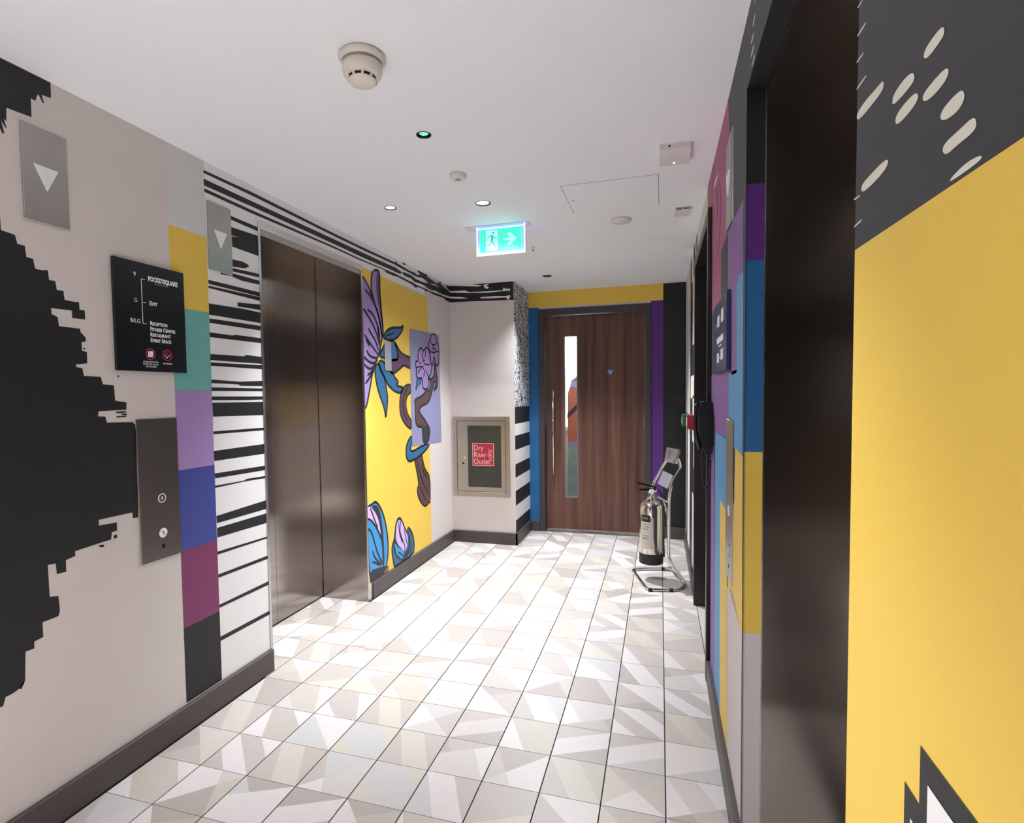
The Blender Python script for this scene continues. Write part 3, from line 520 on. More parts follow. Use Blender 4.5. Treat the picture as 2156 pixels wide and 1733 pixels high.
 ('outline','black',11,0.013,[(2.5983,1.6861),(2.5815,1.6282)]),
 ('outline','black',11,0.013,[(2.579,1.5713),(2.6955,1.5799)]),
 ('outline','black',11,0.013,[(2.5772,1.5315),(2.5463,1.4681)]),
 ('outline','black',11,0.013,[(2.5915,1.532),(2.6467,1.4766)]),
 ('outline','black',11,0.013,[(2.6928,1.6873),(2.7449,1.6793),(2.8067,1.6895)]),
 ('outline','black',11,0.013,[(2.7036,1.7636),(2.7475,1.7381),(2.8096,1.7551)]),
 ('outline','black',11,0.013,[(2.7472,1.7323),(2.8226,1.6966),(2.8778,1.6946)]),
 ('outline','black',11,0.013,[(2.5084,1.551),(2.4381,1.4927)]),
 ('outline','plum',11,0.0116,[(2.5188,1.5991),(2.5577,1.5985)]),
 ('outline','plum',11,0.0116,[(2.5527,1.5813),(2.5922,1.5805)]),
 ('outline','plum',11,0.0116,[(2.5169,1.557),(2.5558,1.556)]),
 ('outline','plum',11,0.0116,[(2.7417,1.7435),(2.7844,1.7441)]),
 ('outline','plum',11,0.0116,[(2.7253,1.713),(2.7677,1.7133)]),
 ('outline','plum',11,0.0116,[(2.754,1.6799),(2.797,1.68)]),
 ('outline','plum',9,0.0087,[(2.7942,1.5819),(2.7905,1.4986),(2.7342,1.438),(2.6855,1.3554)]),
 ('outline','plum',9,0.0087,[(2.4418,1.2771),(2.4966,1.2875),(2.581,1.298),(2.6699,1.3379)]),
 ('outline','plum',9,0.0087,[(2.4208,1.2553),(2.4184,1.2001),(2.4633,1.1541),(2.5439,1.0996)]),
 ('outline','plum',9,0.0087,[(2.5708,1.0696),(2.5754,1.012),(2.5516,0.9565)]),
 ('branch_shade','charcoal',10,[(2.5078,1.0732),(2.6002,1.0852),(2.6503,1.065),(2.663,1.0176),(2.6155,0.9397),(2.5158,0.9425)]),
 ('branch_shade','plum',4,[(2.0654,1.5833),(2.1722,1.5974),(2.3218,1.5817),(2.3301,1.5491),(2.207,1.5553),(2.0979,1.5303),(2.0107,1.5033),(2.0092,1.5455)]),
 ('branch_shade','plum',4,[(2.1808,1.3819),(2.1988,1.374),(2.1626,1.3017),(2.1645,1.2216),(2.2259,1.1466),(2.3,1.0936),(2.2245,1.1141),(2.162,1.1655),(2.1381,1.2383),(2.1449,1.3099)]),
 ('leaf','leaf_blue2',3,[(1.6155,0.6164),(1.6754,0.6143),(1.7223,0.6283),(1.7608,0.6076),(1.8071,0.5597),(1.8455,0.4965),(1.8754,0.4142),(1.8929,0.3297),(1.8936,0.2489),(1.8778,0.1848),(1.8548,0.1434),(1.7481,0.1482),(1.6472,0.1566),(1.6259,0.186),(1.6185,0.3538),(1.6142,0.5047)]),
 ('outline','black',4,0.0174,[(1.6155,0.6164),(1.6754,0.6143),(1.7223,0.6283),(1.7608,0.6076),(1.8071,0.5597),(1.8455,0.4965),(1.8754,0.4142),(1.8929,0.3297),(1.8936,0.2489),(1.8778,0.1848),(1.8548,0.1434),(1.7481,0.1482),(1.6472,0.1566),(1.6259,0.186),(1.6185,0.3538),(1.6142,0.5047),(1.6155,0.6164)]),
 ('leaf_shade','black2',4,[(1.675,0.6049),(1.7214,0.6074),(1.76,0.5884),(1.7901,0.5435),(1.8115,0.4763),(1.8243,0.3944),(1.8365,0.2962),(1.8348,0.1654),(1.8061,0.1739),(1.811,0.2832),(1.7981,0.3614),(1.7777,0.4486),(1.7486,0.5133),(1.7116,0.5633)]),
 ('petal','lavender3',5,[(1.6152,0.609),(1.645,0.6107),(1.6818,0.5865),(1.7192,0.558),(1.7565,0.5116),(1.7782,0.4602),(1.7952,0.3857),(1.761,0.433),(1.7231,0.4726),(1.6708,0.511),(1.6339,0.5303),(1.6158,0.5417)]),
 ('outline','black',6,0.013,[(1.6156,0.5362),(1.6561,0.5218),(1.7154,0.4744),(1.7678,0.408),(1.8055,0.3438),(1.8201,0.3006)]),
 ('outline','black',6,0.013,[(1.6162,0.4669),(1.6457,0.4599),(1.6817,0.4134),(1.7096,0.3451),(1.7532,0.2598),(1.8066,0.1856)]),
 ('outline','black',6,0.013,[(1.6557,0.5973),(1.6878,0.5492),(1.7164,0.4972),(1.7534,0.4425)]),
 ('outline','black',6,0.013,[(1.6733,0.3127),(1.6981,0.2637),(1.7435,0.2236),(1.7901,0.1826)]),
 ('outline','black',6,0.013,[(1.6662,0.2403),(1.7119,0.2231),(1.7661,0.1897)]),
 ('stem','black2',5,[(1.6252,0.171),(1.6715,0.1872),(1.7493,0.1752),(1.8141,0.1676),(1.8638,0.1567),(1.8974,0.1427),(1.8923,0.11),(1.6496,0.11),(1.6375,0.1103)]),
 ('stem','brown2',6,[(1.8287,0.1234),(1.8633,0.1448),(1.8956,0.1412),(1.8913,0.11),(1.8281,0.11)]),
 ('leaf','leaf_blue',3,[(2.0255,0.4292),(2.0536,0.4418),(2.0908,0.4401),(2.1269,0.3984),(2.1631,0.3432),(2.2101,0.2932),(2.2105,0.3473),(2.2613,0.3115),(2.3003,0.2624),(2.3232,0.19),(2.3103,0.11),(1.9918,0.11),(1.9799,0.1181),(1.9644,0.1721),(1.9495,0.2337),(1.9556,0.2729),(1.9883,0.3056),(2.0095,0.3748)]),
 ('outline','black',4,0.0174,[(2.0255,0.4292),(2.0536,0.4418),(2.0908,0.4401),(2.1269,0.3984),(2.1631,0.3432),(2.2101,0.2932),(2.2105,0.3473),(2.2613,0.3115),(2.3003,0.2624),(2.3232,0.19),(2.3087,0.112),(2.0018,0.112),(1.9799,0.1181),(1.9644,0.1721),(1.9495,0.2337),(1.9556,0.2729),(1.9883,0.3056),(2.0095,0.3748),(2.0255,0.4292)]),
 ('leaf_shade','black2',4,[(2.0026,0.3227),(2.0189,0.2813),(2.0538,0.2388),(2.1178,0.1963),(2.1549,0.1605),(2.2255,0.1891),(2.2196,0.2821),(2.2314,0.3229),(2.2576,0.2289),(2.2445,0.1621),(2.1723,0.1125),(2.0954,0.1218),(2.0228,0.1637),(1.9802,0.2253),(1.9736,0.2765)]),
 ('leaf_detail','leaf_blue2',5,[(1.9874,0.2852),(2.0534,0.2305),(2.1368,0.1912),(2.1439,0.1335),(2.0868,0.1412),(2.0152,0.1991)]),
 ('petal','lavender3',5,[(2.0262,0.4041),(2.0531,0.4294),(2.0996,0.4255),(2.1444,0.3603),(2.2001,0.2912),(2.2127,0.2404),(2.1859,0.1953),(2.146,0.1802),(2.0996,0.214),(2.0454,0.2578),(2.011,0.3082)]),
 ('outline','black',6,0.0116,[(2.0998,0.4297),(2.0778,0.3588),(2.0942,0.3043),(2.1485,0.2352),(2.156,0.186)]),
 ('outline','black',6,0.0116,[(2.062,0.4212),(2.0647,0.3787),(2.0717,0.3267),(2.1201,0.2469)]),
 ('outline','black',6,0.0116,[(2.1488,0.3508),(2.1745,0.2716),(2.1968,0.2184)]),
 ('outline','black',6,0.0116,[(2.043,0.204),(2.0977,0.1721),(2.1392,0.1349)]),
 ('outline','black',6,0.0116,[(2.2769,0.202),(2.2537,0.142),(2.2321,0.1129)]),
]
PAINT_R = [
 ('colour_block','charcoal',1,[(-0.802,2.3),(-0.802,1.4807),(-1.75,1.46),(-1.75,2.3)]),
 ('colour_block','yellow',1,[(-0.802,1.4807),(-0.802,0.11),(-1.75,0.11),(-1.75,1.46)]),
 ('painted_dash','bone',2,[(-1.0112,1.6089),(-1.0135,1.6011),(-1.0062,1.599),(-0.9845,1.5981),(-0.975,1.6027),(-0.9778,1.6087),(-0.9957,1.6104)]),
 ('painted_dash','bone',2,[(-0.9554,1.6022),(-0.9592,1.5937),(-0.9455,1.5921),(-0.9136,1.5935),(-0.9066,1.5977),(-0.911,1.6049),(-0.9376,1.6065)]),
 ('painted_dash','bone',2,[(-0.9649,1.5794),(-0.9675,1.5724),(-0.9501,1.5693),(-0.9187,1.5705),(-0.9155,1.5794),(-0.9277,1.5829),(-0.9529,1.5825)]),
 ('painted_dash','bone',2,[(-1.0197,1.5721),(-1.0222,1.5645),(-1.0095,1.5609),(-0.9863,1.5618),(-0.9752,1.5666),(-0.9765,1.5722),(-0.9976,1.5736)]),
 ('painted_dash','bone',2,[(-1.045,1.5416),(-1.0482,1.5328),(-1.0372,1.5284),(-1.0164,1.5311),(-1.0079,1.5369),(-1.0132,1.5423),(-1.0339,1.5435)]),
 ('painted_dash','bone',2,[(-1.0623,1.5142),(-1.066,1.5056),(-1.0596,1.5027),(-1.0384,1.5033),(-1.0205,1.5024),(-1.0135,1.5085),(-1.0173,1.5133),(-1.0428,1.5136)]),
 ('painted_dash','bone',2,[(-1.0715,1.4827),(-1.0752,1.4783),(-1.027,1.4787),(-1.0294,1.4818),(-1.0513,1.4847)]),
 ('painted_dash','bone',2,[(-0.8846,1.6327),(-0.8842,1.6232),(-0.8578,1.6229),(-0.8061,1.6259),(-0.7999,1.6362),(-0.8271,1.6379),(-0.8619,1.6345)]),
 ('painted_dash','bone',2,[(-0.8974,1.5499),(-0.9012,1.5412),(-0.8761,1.5374),(-0.8242,1.538),(-0.821,1.5482),(-0.8418,1.5498)]),
 ('painted_dash','bone',2,[(-0.8279,1.7248),(-0.8291,1.7219),(-0.8012,1.7235),(-0.7976,1.7268)]),
 ('painted_dash','bone',2,[(-0.8131,1.7569),(-0.817,1.7544),(-0.8006,1.7559),(-0.7971,1.759)]),
 ('painted_dash','bone',2,[(-0.821,1.6956),(-0.8233,1.6931),(-0.7998,1.6947),(-0.7968,1.6977)]),
 ('painted_dash','bone',2,[(-0.8314,1.6654),(-0.8336,1.6626),(-0.8014,1.6637),(-0.7978,1.667)]),
 ('painted_dash','bone',2,[(-0.8176,1.5396),(-0.8188,1.5376),(-0.798,1.5392),(-0.7961,1.5417)]),
 ('painted_dash','bone',2,[(-0.8256,1.5102),(-0.8273,1.5079),(-0.7996,1.5074),(-0.7972,1.5094)]),
 ('painted_dash','bone',2,[(-0.0425,2.2276),(-0.0493,2.2229),(-0.0238,2.2083),(-0.0029,2.2211)]),
 ('painted_dash','bone',2,[(-0.0246,2.1949),(-0.0298,2.1912),(-0.0083,2.1836),(0.0127,2.1879),(0.0238,2.197)]),
 ('painted_dash','bone',2,[(-0.0262,2.1653),(-0.0365,2.1583),(-0.0201,2.1532),(0.0073,2.1523),(0.0219,2.1624)]),
 ('painted_dash','bone',2,[(-0.0411,2.1335),(-0.0496,2.1275),(-0.0285,2.1224),(-0.0031,2.1219),(0.0077,2.1285)]),
 ('painted_dash','bone',2,[(-0.0458,2.2561),(-0.0574,2.2486),(-0.0462,2.2487),(-0.0378,2.255)]),
 ('painted_step','black',2,[(-0.969,0.11),(-0.969,0.954),(-0.9993,0.954),(-0.9993,1.007),(-1.75,1.007),(-1.75,0.11)]),
 ('painted_step','white',3,[(-0.9832,0.11),(-0.9832,0.929),(-1.0032,0.929),(-1.0032,0.11)]),
 ('painted_step','white',3,[(-1.0152,0.11),(-1.0152,0.982),(-1.75,0.982),(-1.75,0.11)]),
 ('colour_block','charcoal',1,[(-0.802,2.3),(1.1,2.3),(1.1,2.115),(-0.802,2.115)]),
 ('colour_block','charcoal',1,[(0.085,2.116),(1.1,2.116),(1.1,0.11),(0.085,0.11)]),
 ('colour_block','rose',2,[(0.5147,2.3),(0.4805,2.1657),(0.5344,2.1542),(0.5258,2.0038),(0.4899,1.8573),(0.717,1.8462),(0.7061,1.6581),(1.1,1.6567),(1.1,2.3)]),
 ('painted_shape','white',3,[(0.3672,2.1471),(0.5344,2.1542),(0.5295,2.0685),(0.5724,2.0683),(0.4904,1.8669),(0.3508,1.8556)]),
 ('painted_shape','bone',3,[(0.8058,2.1716),(0.9827,2.1988),(1.0466,2.1858),(0.9603,2.1716)]),
 ('outline','plum2',4,0.012,[(0.8981,2.1405),(0.8538,2.0422),(0.87,1.9914)]),
 ('outline','plum2',4,0.012,[(0.7669,2.1128),(0.726,2.0025),(0.7727,1.9098),(0.843,1.858)]),
 ('outline','plum2',4,0.012,[(1.0758,2.298),(1.0487,2.2224),(1.1,2.2137)]),
 ('colour_block','violet',3,[(0.4899,1.8573),(0.1286,1.8452),(0.1175,1.6442),(0.2089,1.6535),(0.2595,1.6287),(0.2454,1.375),(0.3718,1.372),(0.3858,1.6214),(0.4787,1.6602)]),
 ('colour_block','sky_blue',3,[(0.1175,1.6442),(0.2089,1.6535),(0.2595,1.6287),(0.246,1.3849),(0.4494,1.3807),(0.441,1.233),(0.3041,1.2299),(0.2994,1.1467),(0.2656,1.1498),(0.1316,1.1423),(0.1083,1.1448)]),
 ('colour_block','violet',3,[(1.1,1.3957),(0.4497,1.387),(0.4369,1.1608),(0.9004,1.1555),(0.9467,1.2319),(1.1,1.2268)]),
 ('colour_block','sky_blue',4,[(0.9004,1.1555),(0.4776,1.1575),(0.4638,0.9143),(0.6972,0.9138),(0.6648,0.11),(0.8946,0.11)]),
 ('colour_block','violet',3,[(1.1,1.0788),(0.9385,1.0934),(0.8991,0.11),(1.0841,0.11),(1.1,0.5373)]),
 ('colour_block','yellow',4,[(0.6972,0.9138),(0.4638,0.9143),(0.4491,0.6556),(0.4304,0.11),(0.6648,0.11)]),
 ('colour_block','yellow',3,[(0.2656,1.1498),(0.1316,1.1423),(0.1036,1.1426),(0.0948,0.6474),(0.3705,0.6822),(0.4231,0.6805),(0.4481,0.8821),(0.2866,0.918)]),
 ('colour_block','mural_cream',3,[(0.0948,0.6474),(0.3456,0.6876),(0.4633,0.659),(0.4714,0.3),(0.4465,0.11),(0.0936,0.11)]),
 ('colour_block','yellow',2,[(0.4518,0.9456),(0.2673,0.9805),(0.2512,0.6933),(0.4337,0.6285)]),
]
PAINT_B = [
 ('colour_block','black',1,[(0.3692,2.3),(0.3711,2.1409),(-0.0327,2.1524),(-0.22,2.1552),(-0.22,2.3)]),
 ('painted_streak','white',2,[(-0.0044,2.3),(0.0877,2.2855),(0.054,2.2775),(-0.1163,2.2933),(-0.1871,2.3)]),
 ('painted_streak','white',2,[(0.0962,2.2889),(0.1506,2.293),(0.1296,2.2786),(0.1502,2.2614),(0.1376,2.2528),(0.1084,2.2603),(0.1061,2.2763)]),
 ('painted_streak','white',2,[(-0.22,2.2547),(-0.074,2.2527),(-0.0315,2.2339),(0.1373,2.2306),(0.2782,2.2307),(0.2784,2.2526),(0.3029,2.2416),(0.3397,2.2406),(0.3352,2.2097),(0.3272,2.2243),(0.1371,2.218),(-0.0743,2.2303),(-0.22,2.2438)]),
 ('painted_streak','white',2,[(-0.22,2.2058),(-0.1178,2.197),(-0.0408,2.1825),(-0.1181,2.1809),(-0.22,2.1927)]),
 ('painted_streak','white',2,[(0.0695,2.1835),(0.2033,2.1845),(0.3021,2.1781),(0.339,2.1844),(0.3429,2.1701),(0.3264,2.1515),(0.3426,2.1427),(0.3182,2.1481),(0.302,2.1672),(0.1364,2.1689),(0.0735,2.1729)]),
]
coat(wall_left, 'L', PAINT_L)
coat(wall_right, 'R', PAINT_R)
coat(wall_corner, 'B', PAINT_B)
def rect(parent, name, col, o, ex, ey, w, h, t=0.0006, m=None):
    bm = bmesh.new(); plate(bm, o, ex, ey, [(0,0),(w,0),(w,h),(0,h)], t); return obj(name, bm, m or PM[col], parent)
X, Y, Z = (1,0,0), (0,1,0), (0,0,1)
# side of the boxed-out corner: flecked paint above, black and white bands below
rect(wall_corner, 'painted_flecks', None, (XB, YB, 1.216), Y, Z, YF-YB, H-1.216, 0.0006, M_squig)
zs = [1.216, 1.067, 0.964, 0.839, 0.714, 0.597, 0.479, 0.349, 0.218, HB]
for k in range(9):
    rect(wall_corner, 'painted_band', 'black' if k % 2 == 0 else 'white', (XB, YB, zs[k+1]), Y, Z, YF-YB, zs[k]-zs[k+1])
# end wall colours
def far(name, col, x0, x1, z0, z1): rect(wall_far, name, col, (x0, YF, z0), X, Z, x1-x0, z1-z0, 0.0006)
far('colour_block', 'yellow', XB, 1.607, 2.152, H)
far('colour_block', 'deep_blue', XB, 0.472, HB, 2.152)
far('colour_block', 'purple', 1.500, 1.607, HB, 2.152)
far('colour_block', 'black', 1.607, XR, HB, H)
# painted lip of the right lift opening, facing the camera
for z0, z1, c in ((0.0, 0.655, 'mural_cream'), (0.655, 1.155, 'yellow'), (1.155, 1.668, 'deep_blue'), (1.668, 1.868, 'purple'), (1.868, RZ, 'black')):
    rect(wall_right, 'colour_block', c, (XR, RY1, z0), X, Z, 0.045, z1-z0, 0.0008)
rect(wall_right, 'colour_block', 'black', (XR, RY0, RZ), X, Y, 0.045, RY1-RY0, 0.0008).location.z = -0.0008
# far stretch of the right wall: grey above, black with ragged white strips
def rw(name, col, y0, y1, z0, z1, t=0.0006): rect(wall_right, name, col, (XR-t, y0, z0), Y, Z, y1-y0, z1-z0, t)
rw('colour_block', 'black', 2.137, YF, HB, H, 0.0004)
rw('painted_stripe', 'pale_grey', 2.95, 3.70, 1.15, H, 0.0008)
rw('painted_stripe', 'white', 2.98, 3.32, HB, 1.06, 0.0010)
rw('painted_stripe', 'white', 3.50, 3.62, HB, 1.06, 0.0010)
for y0, y1, z0, z1 in ((2.40,2.62,1.65,2.10), (2.30,2.42,1.50,1.75), (2.45,2.85,1.28,1.44), (2.36,2.60,1.16,1.30), (2.40,2.62,0.98,1.06), (2.36,2.48,0.80,0.98), (2.34,2.62,0.11,0.62), (2.25,2.34,2.0,2.3), (2.55,2.75,2.1,2.3)):
    rw('painted_streak', 'bone', y0, y1, z0, z1, 0.0012)
rw('colour_block', 'bone', 1.10, 2.137, 2.14, H, 0.0009)
rw('colour_block', 'rose', 1.10, 1.36, 2.14, H, 0.0014)

# ================================================================== LIFTS
def lift(root, side):
    s = 1 if side == 'R' else -1
    if side == 'L': y0, y1, zt, xw, depth, lip = LY0, LY1, LZ, XL, 0.328, 0.0
    else: y0, y1, zt, xw, depth, lip = RY0, RY1, RZ, XR, 0.335, 0.045
    xa = xw+s*lip; xd = xw+s*depth
    def b(name, p, q, m, par=root, bev=0.0):
        lo = tuple(min(a, c) for a, c in zip(p, q)); hi = tuple(max(a, c) for a, c in zip(p, q)); return boxo(name, lo, hi, m, par, bev, 1)
    e = 0.0012
    for ya, yb in ((y0-0.0, y0+0.004), (y1-0.004, y1)):
        b('jamb', (xa+s*e, ya, 0), (xd-s*0.004, yb, zt-0.001), M_steel)
    b('soffit', (xa+s*e, y0+0.004, zt-0.028), (xd, y1-0.004, zt-0.001), M_steel)
    ym = (y0+y1)/2
    for ya, yb in ((y0-0.05, ym-0.0012), (ym+0.0012, y1+0.05)):
        b('door_panel', (xd, ya, 0.010), (xd+s*0.03, yb, zt-0.002), M_steel, bev=0.0012)
    b('sill', (xd+s*0.004, y0-0.02, -0.004), (xd+s*0.06, y1+0.02, 0.004), M_jamb)
    b('shaft', (xd+s*0.045, y0-0.1, 0), (xd+s*0.06, y1+0.1, zt+0.1), M_void)
    if side == 'L':
        for ya, yb in ((y0-0.014, y0), (y1, y1+0.014)):
            b('architrave', (xw, ya, 0), (xw-s*0.004, yb, zt+0.032), M_trim, bev=0.001)
            b('return', (xa+s*e, y0 if ya < y0 else y1-0.001, 0), (xw-s*0.004, y0+0.001 if ya < y0 else y1, zt+0.02), M_trim)
        b('architrave', (xw, y0, zt), (xw-s*0.004, y1, zt+0.032), M_trim, bev=0.001)
    else:
        b('architrave', (xa, y1-0.005, 0), (xa+s*0.003, y1-0.0009, zt-0.002), M_trim)
l1 = thing('door_2', 'recessed stainless steel lift doorway in the left wall, between the black stripes and the flower', 'lift', (XL, (LY0+LY1)/2, 0), kind='structure')
l1.location = (0, 0, 0); lift(l1, 'L')
l2 = thing('door_3', 'recessed stainless steel lift doorway in the right wall, nearest the camera', 'lift', kind='structure')
lift(l2, 'R')

# ================================================================== FAR WOODEN DOOR
d1 = thing('door_1', 'walnut-veneered fire door with a slim glass slot at the corridor end', 'door', kind='structure')
F0, F1, FT = 0.468, 1.504, 2.132
bm = bmesh.new()
box(bm, (F0, YF-0.012, 0), (0.523, YF+0.10, FT), 0.002, 1); box(bm, (1.449, YF-0.012, 0), (F1, YF+0.10, FT), 0.002, 1); box(bm, (0.523, YF-0.012, 2.074), (1.449, YF+0.10, FT), 0.002, 1)
obj('door_frame', bm, M_frame, d1)
yl = YF+0.05; V0, V1, W0, W1 = 0.706, 0.832, 0.328, 1.876     # slot
bm = bmesh.new()
for lo, hi in (((0.526, yl, 0.006), (V0, yl+0.044, 2.070)), ((V1, yl, 0.006), (1.446, yl+0.044, 2.070)), ((V0, yl, 0.006), (V1, yl+0.044, W0)), ((V0, yl, W1), (V1, yl+0.044, 2.070))): box(bm, lo, hi)
leaf = obj('door_leaf', bm, M_wood, d1)
bm = bmesh.new()
for lo, hi in (((V0, yl-0.003, W0), (V0+0.007, yl+0.02, W1)), ((V1-0.007, yl-0.003, W0), (V1, yl+0.02, W1)), ((V0, yl-0.003, W0), (V1, yl+0.02, W0+0.007)), ((V0, yl-0.003, W1-0.007), (V1, yl+0.02, W1))): box(bm, lo, hi)
obj('bead', bm, mat('grey_bead', srgb(120,120,128), 0.4), d1)
M_pane = mat('clear_glass', (0.92, 0.97, 0.97, 1), 0.02)
M_pane.node_tree.nodes['Principled BSDF'].inputs['Transmission Weight'].default_value = 1.0
M_pane.node_tree.nodes['Principled BSDF'].inputs['IOR'].default_value = 1.02
boxo('glass_pane', (V0+0.002, yl+0.018, W0+0.002), (V1-0.002, yl+0.024, W1-0.002), M_pane, d1)
bm = bmesh.new()
tube(bm, [(0.603, yl-0.05, 0.545), (0.603, yl-0.05, 1.372)], 0.0095, 14)
for z in (0.62, 1.30): tube(bm, [(0.603, yl+0.002, z), (0.603, yl-0.05, z)], 0.007, 10)
obj('pull_handle', bm, M_poly, d1, smooth=True)
boxo('kick_strip', (0.53, yl-0.002, 0.004), (1.444, yl-0.0005, 0.022), M_trim, d1)
boxo('lock_plate', (1.440, yl-0.002, 0.99), (1.447, yl-0.0003, 1.14), M_trim, d1)
bm = bmesh.new(); lathe(bm, [(0.0275, 0), (0.0275, 0.001)], 32, (1.138, yl-0.0015, 1.523), 'Y'); disc = obj('fire_door_sign', bm, mat('sign_blue', srgb(58,88,160), 0.4), d1)
for k, (s_, t_) in enumerate((('Fire door', 0.011), ('keep', 0.0), ('shut', -0.011))):
    text('lettering', s_, 0.0125, (1.138, yl-0.0017, 1.523+t_), (PI/2, 0, 0), M_ink, disc, 'CENTER', bold=0.0003)
boxo('threshold', (0.523, YF-0.01, -0.001), (1.449, YF+0.11, 0.003), M_trim, d1)
# hinges
for z in (0.25, 1.05, 1.85):
    bm = bmesh.new(); lathe(bm, [(0.006, -0.05), (0.006, 0.05)], 10, (1.4475, yl-0.004, z)); obj('hinge', bm, M_trim, d1)

# stair lobby beyond the wooden door, seen through the glass slot
wb = wallbox('wall_stair', [((0.0, 4.9, -0.1), (2.0, 5.0, TOP)), ((-0.1, YF+0.12, -0.1), (0.0, 5.0, TOP)), ((1.95, YF+0.12, -0.1), (2.05, 5.0, TOP))], 'pale wall of the stair lobby seen through the door slot')
win = thing('window_1', 'bright daylit window seen through the glass slot of the wooden door', 'window', kind='structure')
boxo('window_pane', (0.46, 4.86, 0.95), (1.02, 4.87, 2.05), M_day, win)
bm = bmesh.new()
for lo, hi in (((0.42, 4.84, 0.91), (0.46, 4.9, 2.09)), ((1.02, 4.84, 0.91), (1.06, 4.9, 2.09)), ((0.42, 4.84, 2.05), (1.06, 4.9, 2.09)), ((0.42, 4.84, 0.91), (1.06, 4.9, 0.95))): box(bm, lo, hi)
obj('window_frame', bm, M_wplas2, win)
pn = thing('painted_screen', 'orange board with a dark diagonal band behind the slot of the wooden door', 'screen', (0, 0, 0))
def pnl(name, pts, m, t, y): bm = bmesh.new(); plate(bm, (0, y, 0), X, Z, pts, t); return obj(name, bm, m, pn)
pnl('board', [(0.602, 0.0), (0.90, 0.0), (0.90, 1.62), (0.74, 1.60), (0.70, 1.50), (0.645, 1.47), (0.63, 1.40), (0.606, 1.33)], mat('orange_board', srgb(176,98,76), 0.7, noise=0.1, nscale=30), 0.02, 4.62)
pnl('band', [(0.602, 1.055), (0.90, 1.35), (0.90, 1.41), (0.602, 1.11)], PM['charcoal'], 0.003, 4.60)
pnl('collar', [(0.645, 1.465), (0.90, 1.465), (0.90, 1.40), (0.70, 1.385), (0.66, 1.41), (0.63, 1.385)], PM['lilac'], 0.003, 4.60)
pnl('cap', [(0.64, 1.466), (0.90, 1.466), (0.90, 1.62), (0.74, 1.60), (0.70, 1.51)], PM['brown2'], 0.003, 4.60)
pnl('hem', [(0.602, 0.737), (0.90, 0.737), (0.90, 0.80), (0.602, 0.80)], PM['lilac'], 0.003, 4.60)
pnl('lower_board', [(0.602, 0.0), (0.90, 0.0), (0.90, 0.736), (0.602, 0.736)], mat('grey_green_board', srgb(142,158,150), 0.7, noise=0.25, nscale=14), 0.003, 4.60)

# ================================================================== DARK DOORWAY IN THE RIGHT WALL
d4 = thing('door_4', 'dark framed doorway recessed in the right wall behind the chrome stand', 'door', kind='structure')
bm = bmesh.new()
box(bm, (XR-0.018, DY0-0.058, 0), (XR+0.12, DY0, DZ+0.06), 0.002, 1); box(bm, (XR-0.018, DY1, 0), (XR+0.12, DY1+0.058, DZ+0.06), 0.002, 1); box(bm, (XR-0.018, DY0, DZ), (XR+0.12, DY1, DZ+0.06), 0.002, 1)
box(bm, (XR+0.04, DY1-0.014, 0), (XR+0.06, DY1, DZ)); box(bm, (XR+0.04, DY0, 0), (XR+0.06, DY0+0.014, DZ))
obj('door_frame', bm, M_jamb, d4)
boxo('door_leaf', (XR+0.075, DY0+0.003, 0.006), (XR+0.12, DY1-0.003, DZ-0.003), M_jamb, d4)
bm = bmesh.new(); tube(bm, [(XR+0.078, 1.95, 1.0), (XR+0.03, 1.95, 1.0), (XR+0.03, 1.84, 1.0)], 0.009, 10, 0.02); obj('lever_handle', bm, M_trim, d4, smooth=True)
# ================================================================== DOWNLIGHTS
def downlight(x, y, r, label, power, lens=M_glow, size=1.45, tilt=(0, 0), can=0.07, lz=0.028, group=None, col=(0.93, 0.96, 1.0), lit=True):
    t = thing('downlight', label, 'downlight', (x, y, H), group=group)
    bm = bmesh.new()
    lathe(bm, [(r*1.0, 0.002), (r*1.07, -0.0005), (r*1.05, -0.0022), (r*0.93, -0.0022), (r*0.90, 0.002)], 32, cap=False); obj('trim_ring', bm, M_blackp if not lit else M_jamb, t, smooth=True)
    bm = bmesh.new()
    lathe(bm, [(r*0.97, 0.0), (r*0.94, can)], 32, cap=False); c = bm.faces.new([v for v in bm.verts if abs(v.co.z-can) < 1e-5][:32]); obj('can', bm, M_jamb if lit else M_blackp, t, smooth=True)
    bm = bmesh.new(); lathe(bm, [(r*0.80, lz+0.004), (r*0.86, lz), (r*0.6, lz-0.002), (0.0005, lz-0.003)], 24)
    ln = obj('lens', bm, lens, t, smooth=True); ln.location = (-0.12*r if lit and can < 0.08 else 0, 0, 0)
    if power:
        d = bpy.data.lights.new('lamp', 'SPOT'); d.energy = power; d.color = col; d.spot_size = size; d.spot_blend = 1.0; d.shadow_soft_size = 0.014
        o = bpy.data.objects.new('lamp', d); C.objects.link(o); o.parent = t; o.location = (0, 0, -0.004); o.rotation_euler = (tilt[0], tilt[1], 0)
    return t
downlight(*DOWN[0], 'small lit recessed downlight, the one nearest the left lift', SPOT_W[0], tilt=(0, 0.16), size=1.5, lz=0.005, group='recessed ceiling downlights')
downlight(*DOWN[1], 'lit recessed downlight just in front of the green exit sign', SPOT_W[1], tilt=(0.34, 0.16), size=2.0, lz=0.005, group='recessed ceiling downlights', col=(0.95, 0.97, 1.0))
downlight(*DOWN[2], 'recessed downlight behind the exit sign, nearest the wooden door', SPOT_W[2], tilt=(-0.34, -0.10), size=2.1, can=0.09, lz=0.055, group='recessed ceiling downlights', col=(0.92, 0.95, 1.0))
g = downlight(*DOWN[3], 'small recessed spotlight with a green glowing ring, beside the large smoke detector', 0, lens=M_blackp, lz=0.012, group='recessed ceiling downlights', lit=False)
bm = bmesh.new()
N = 28
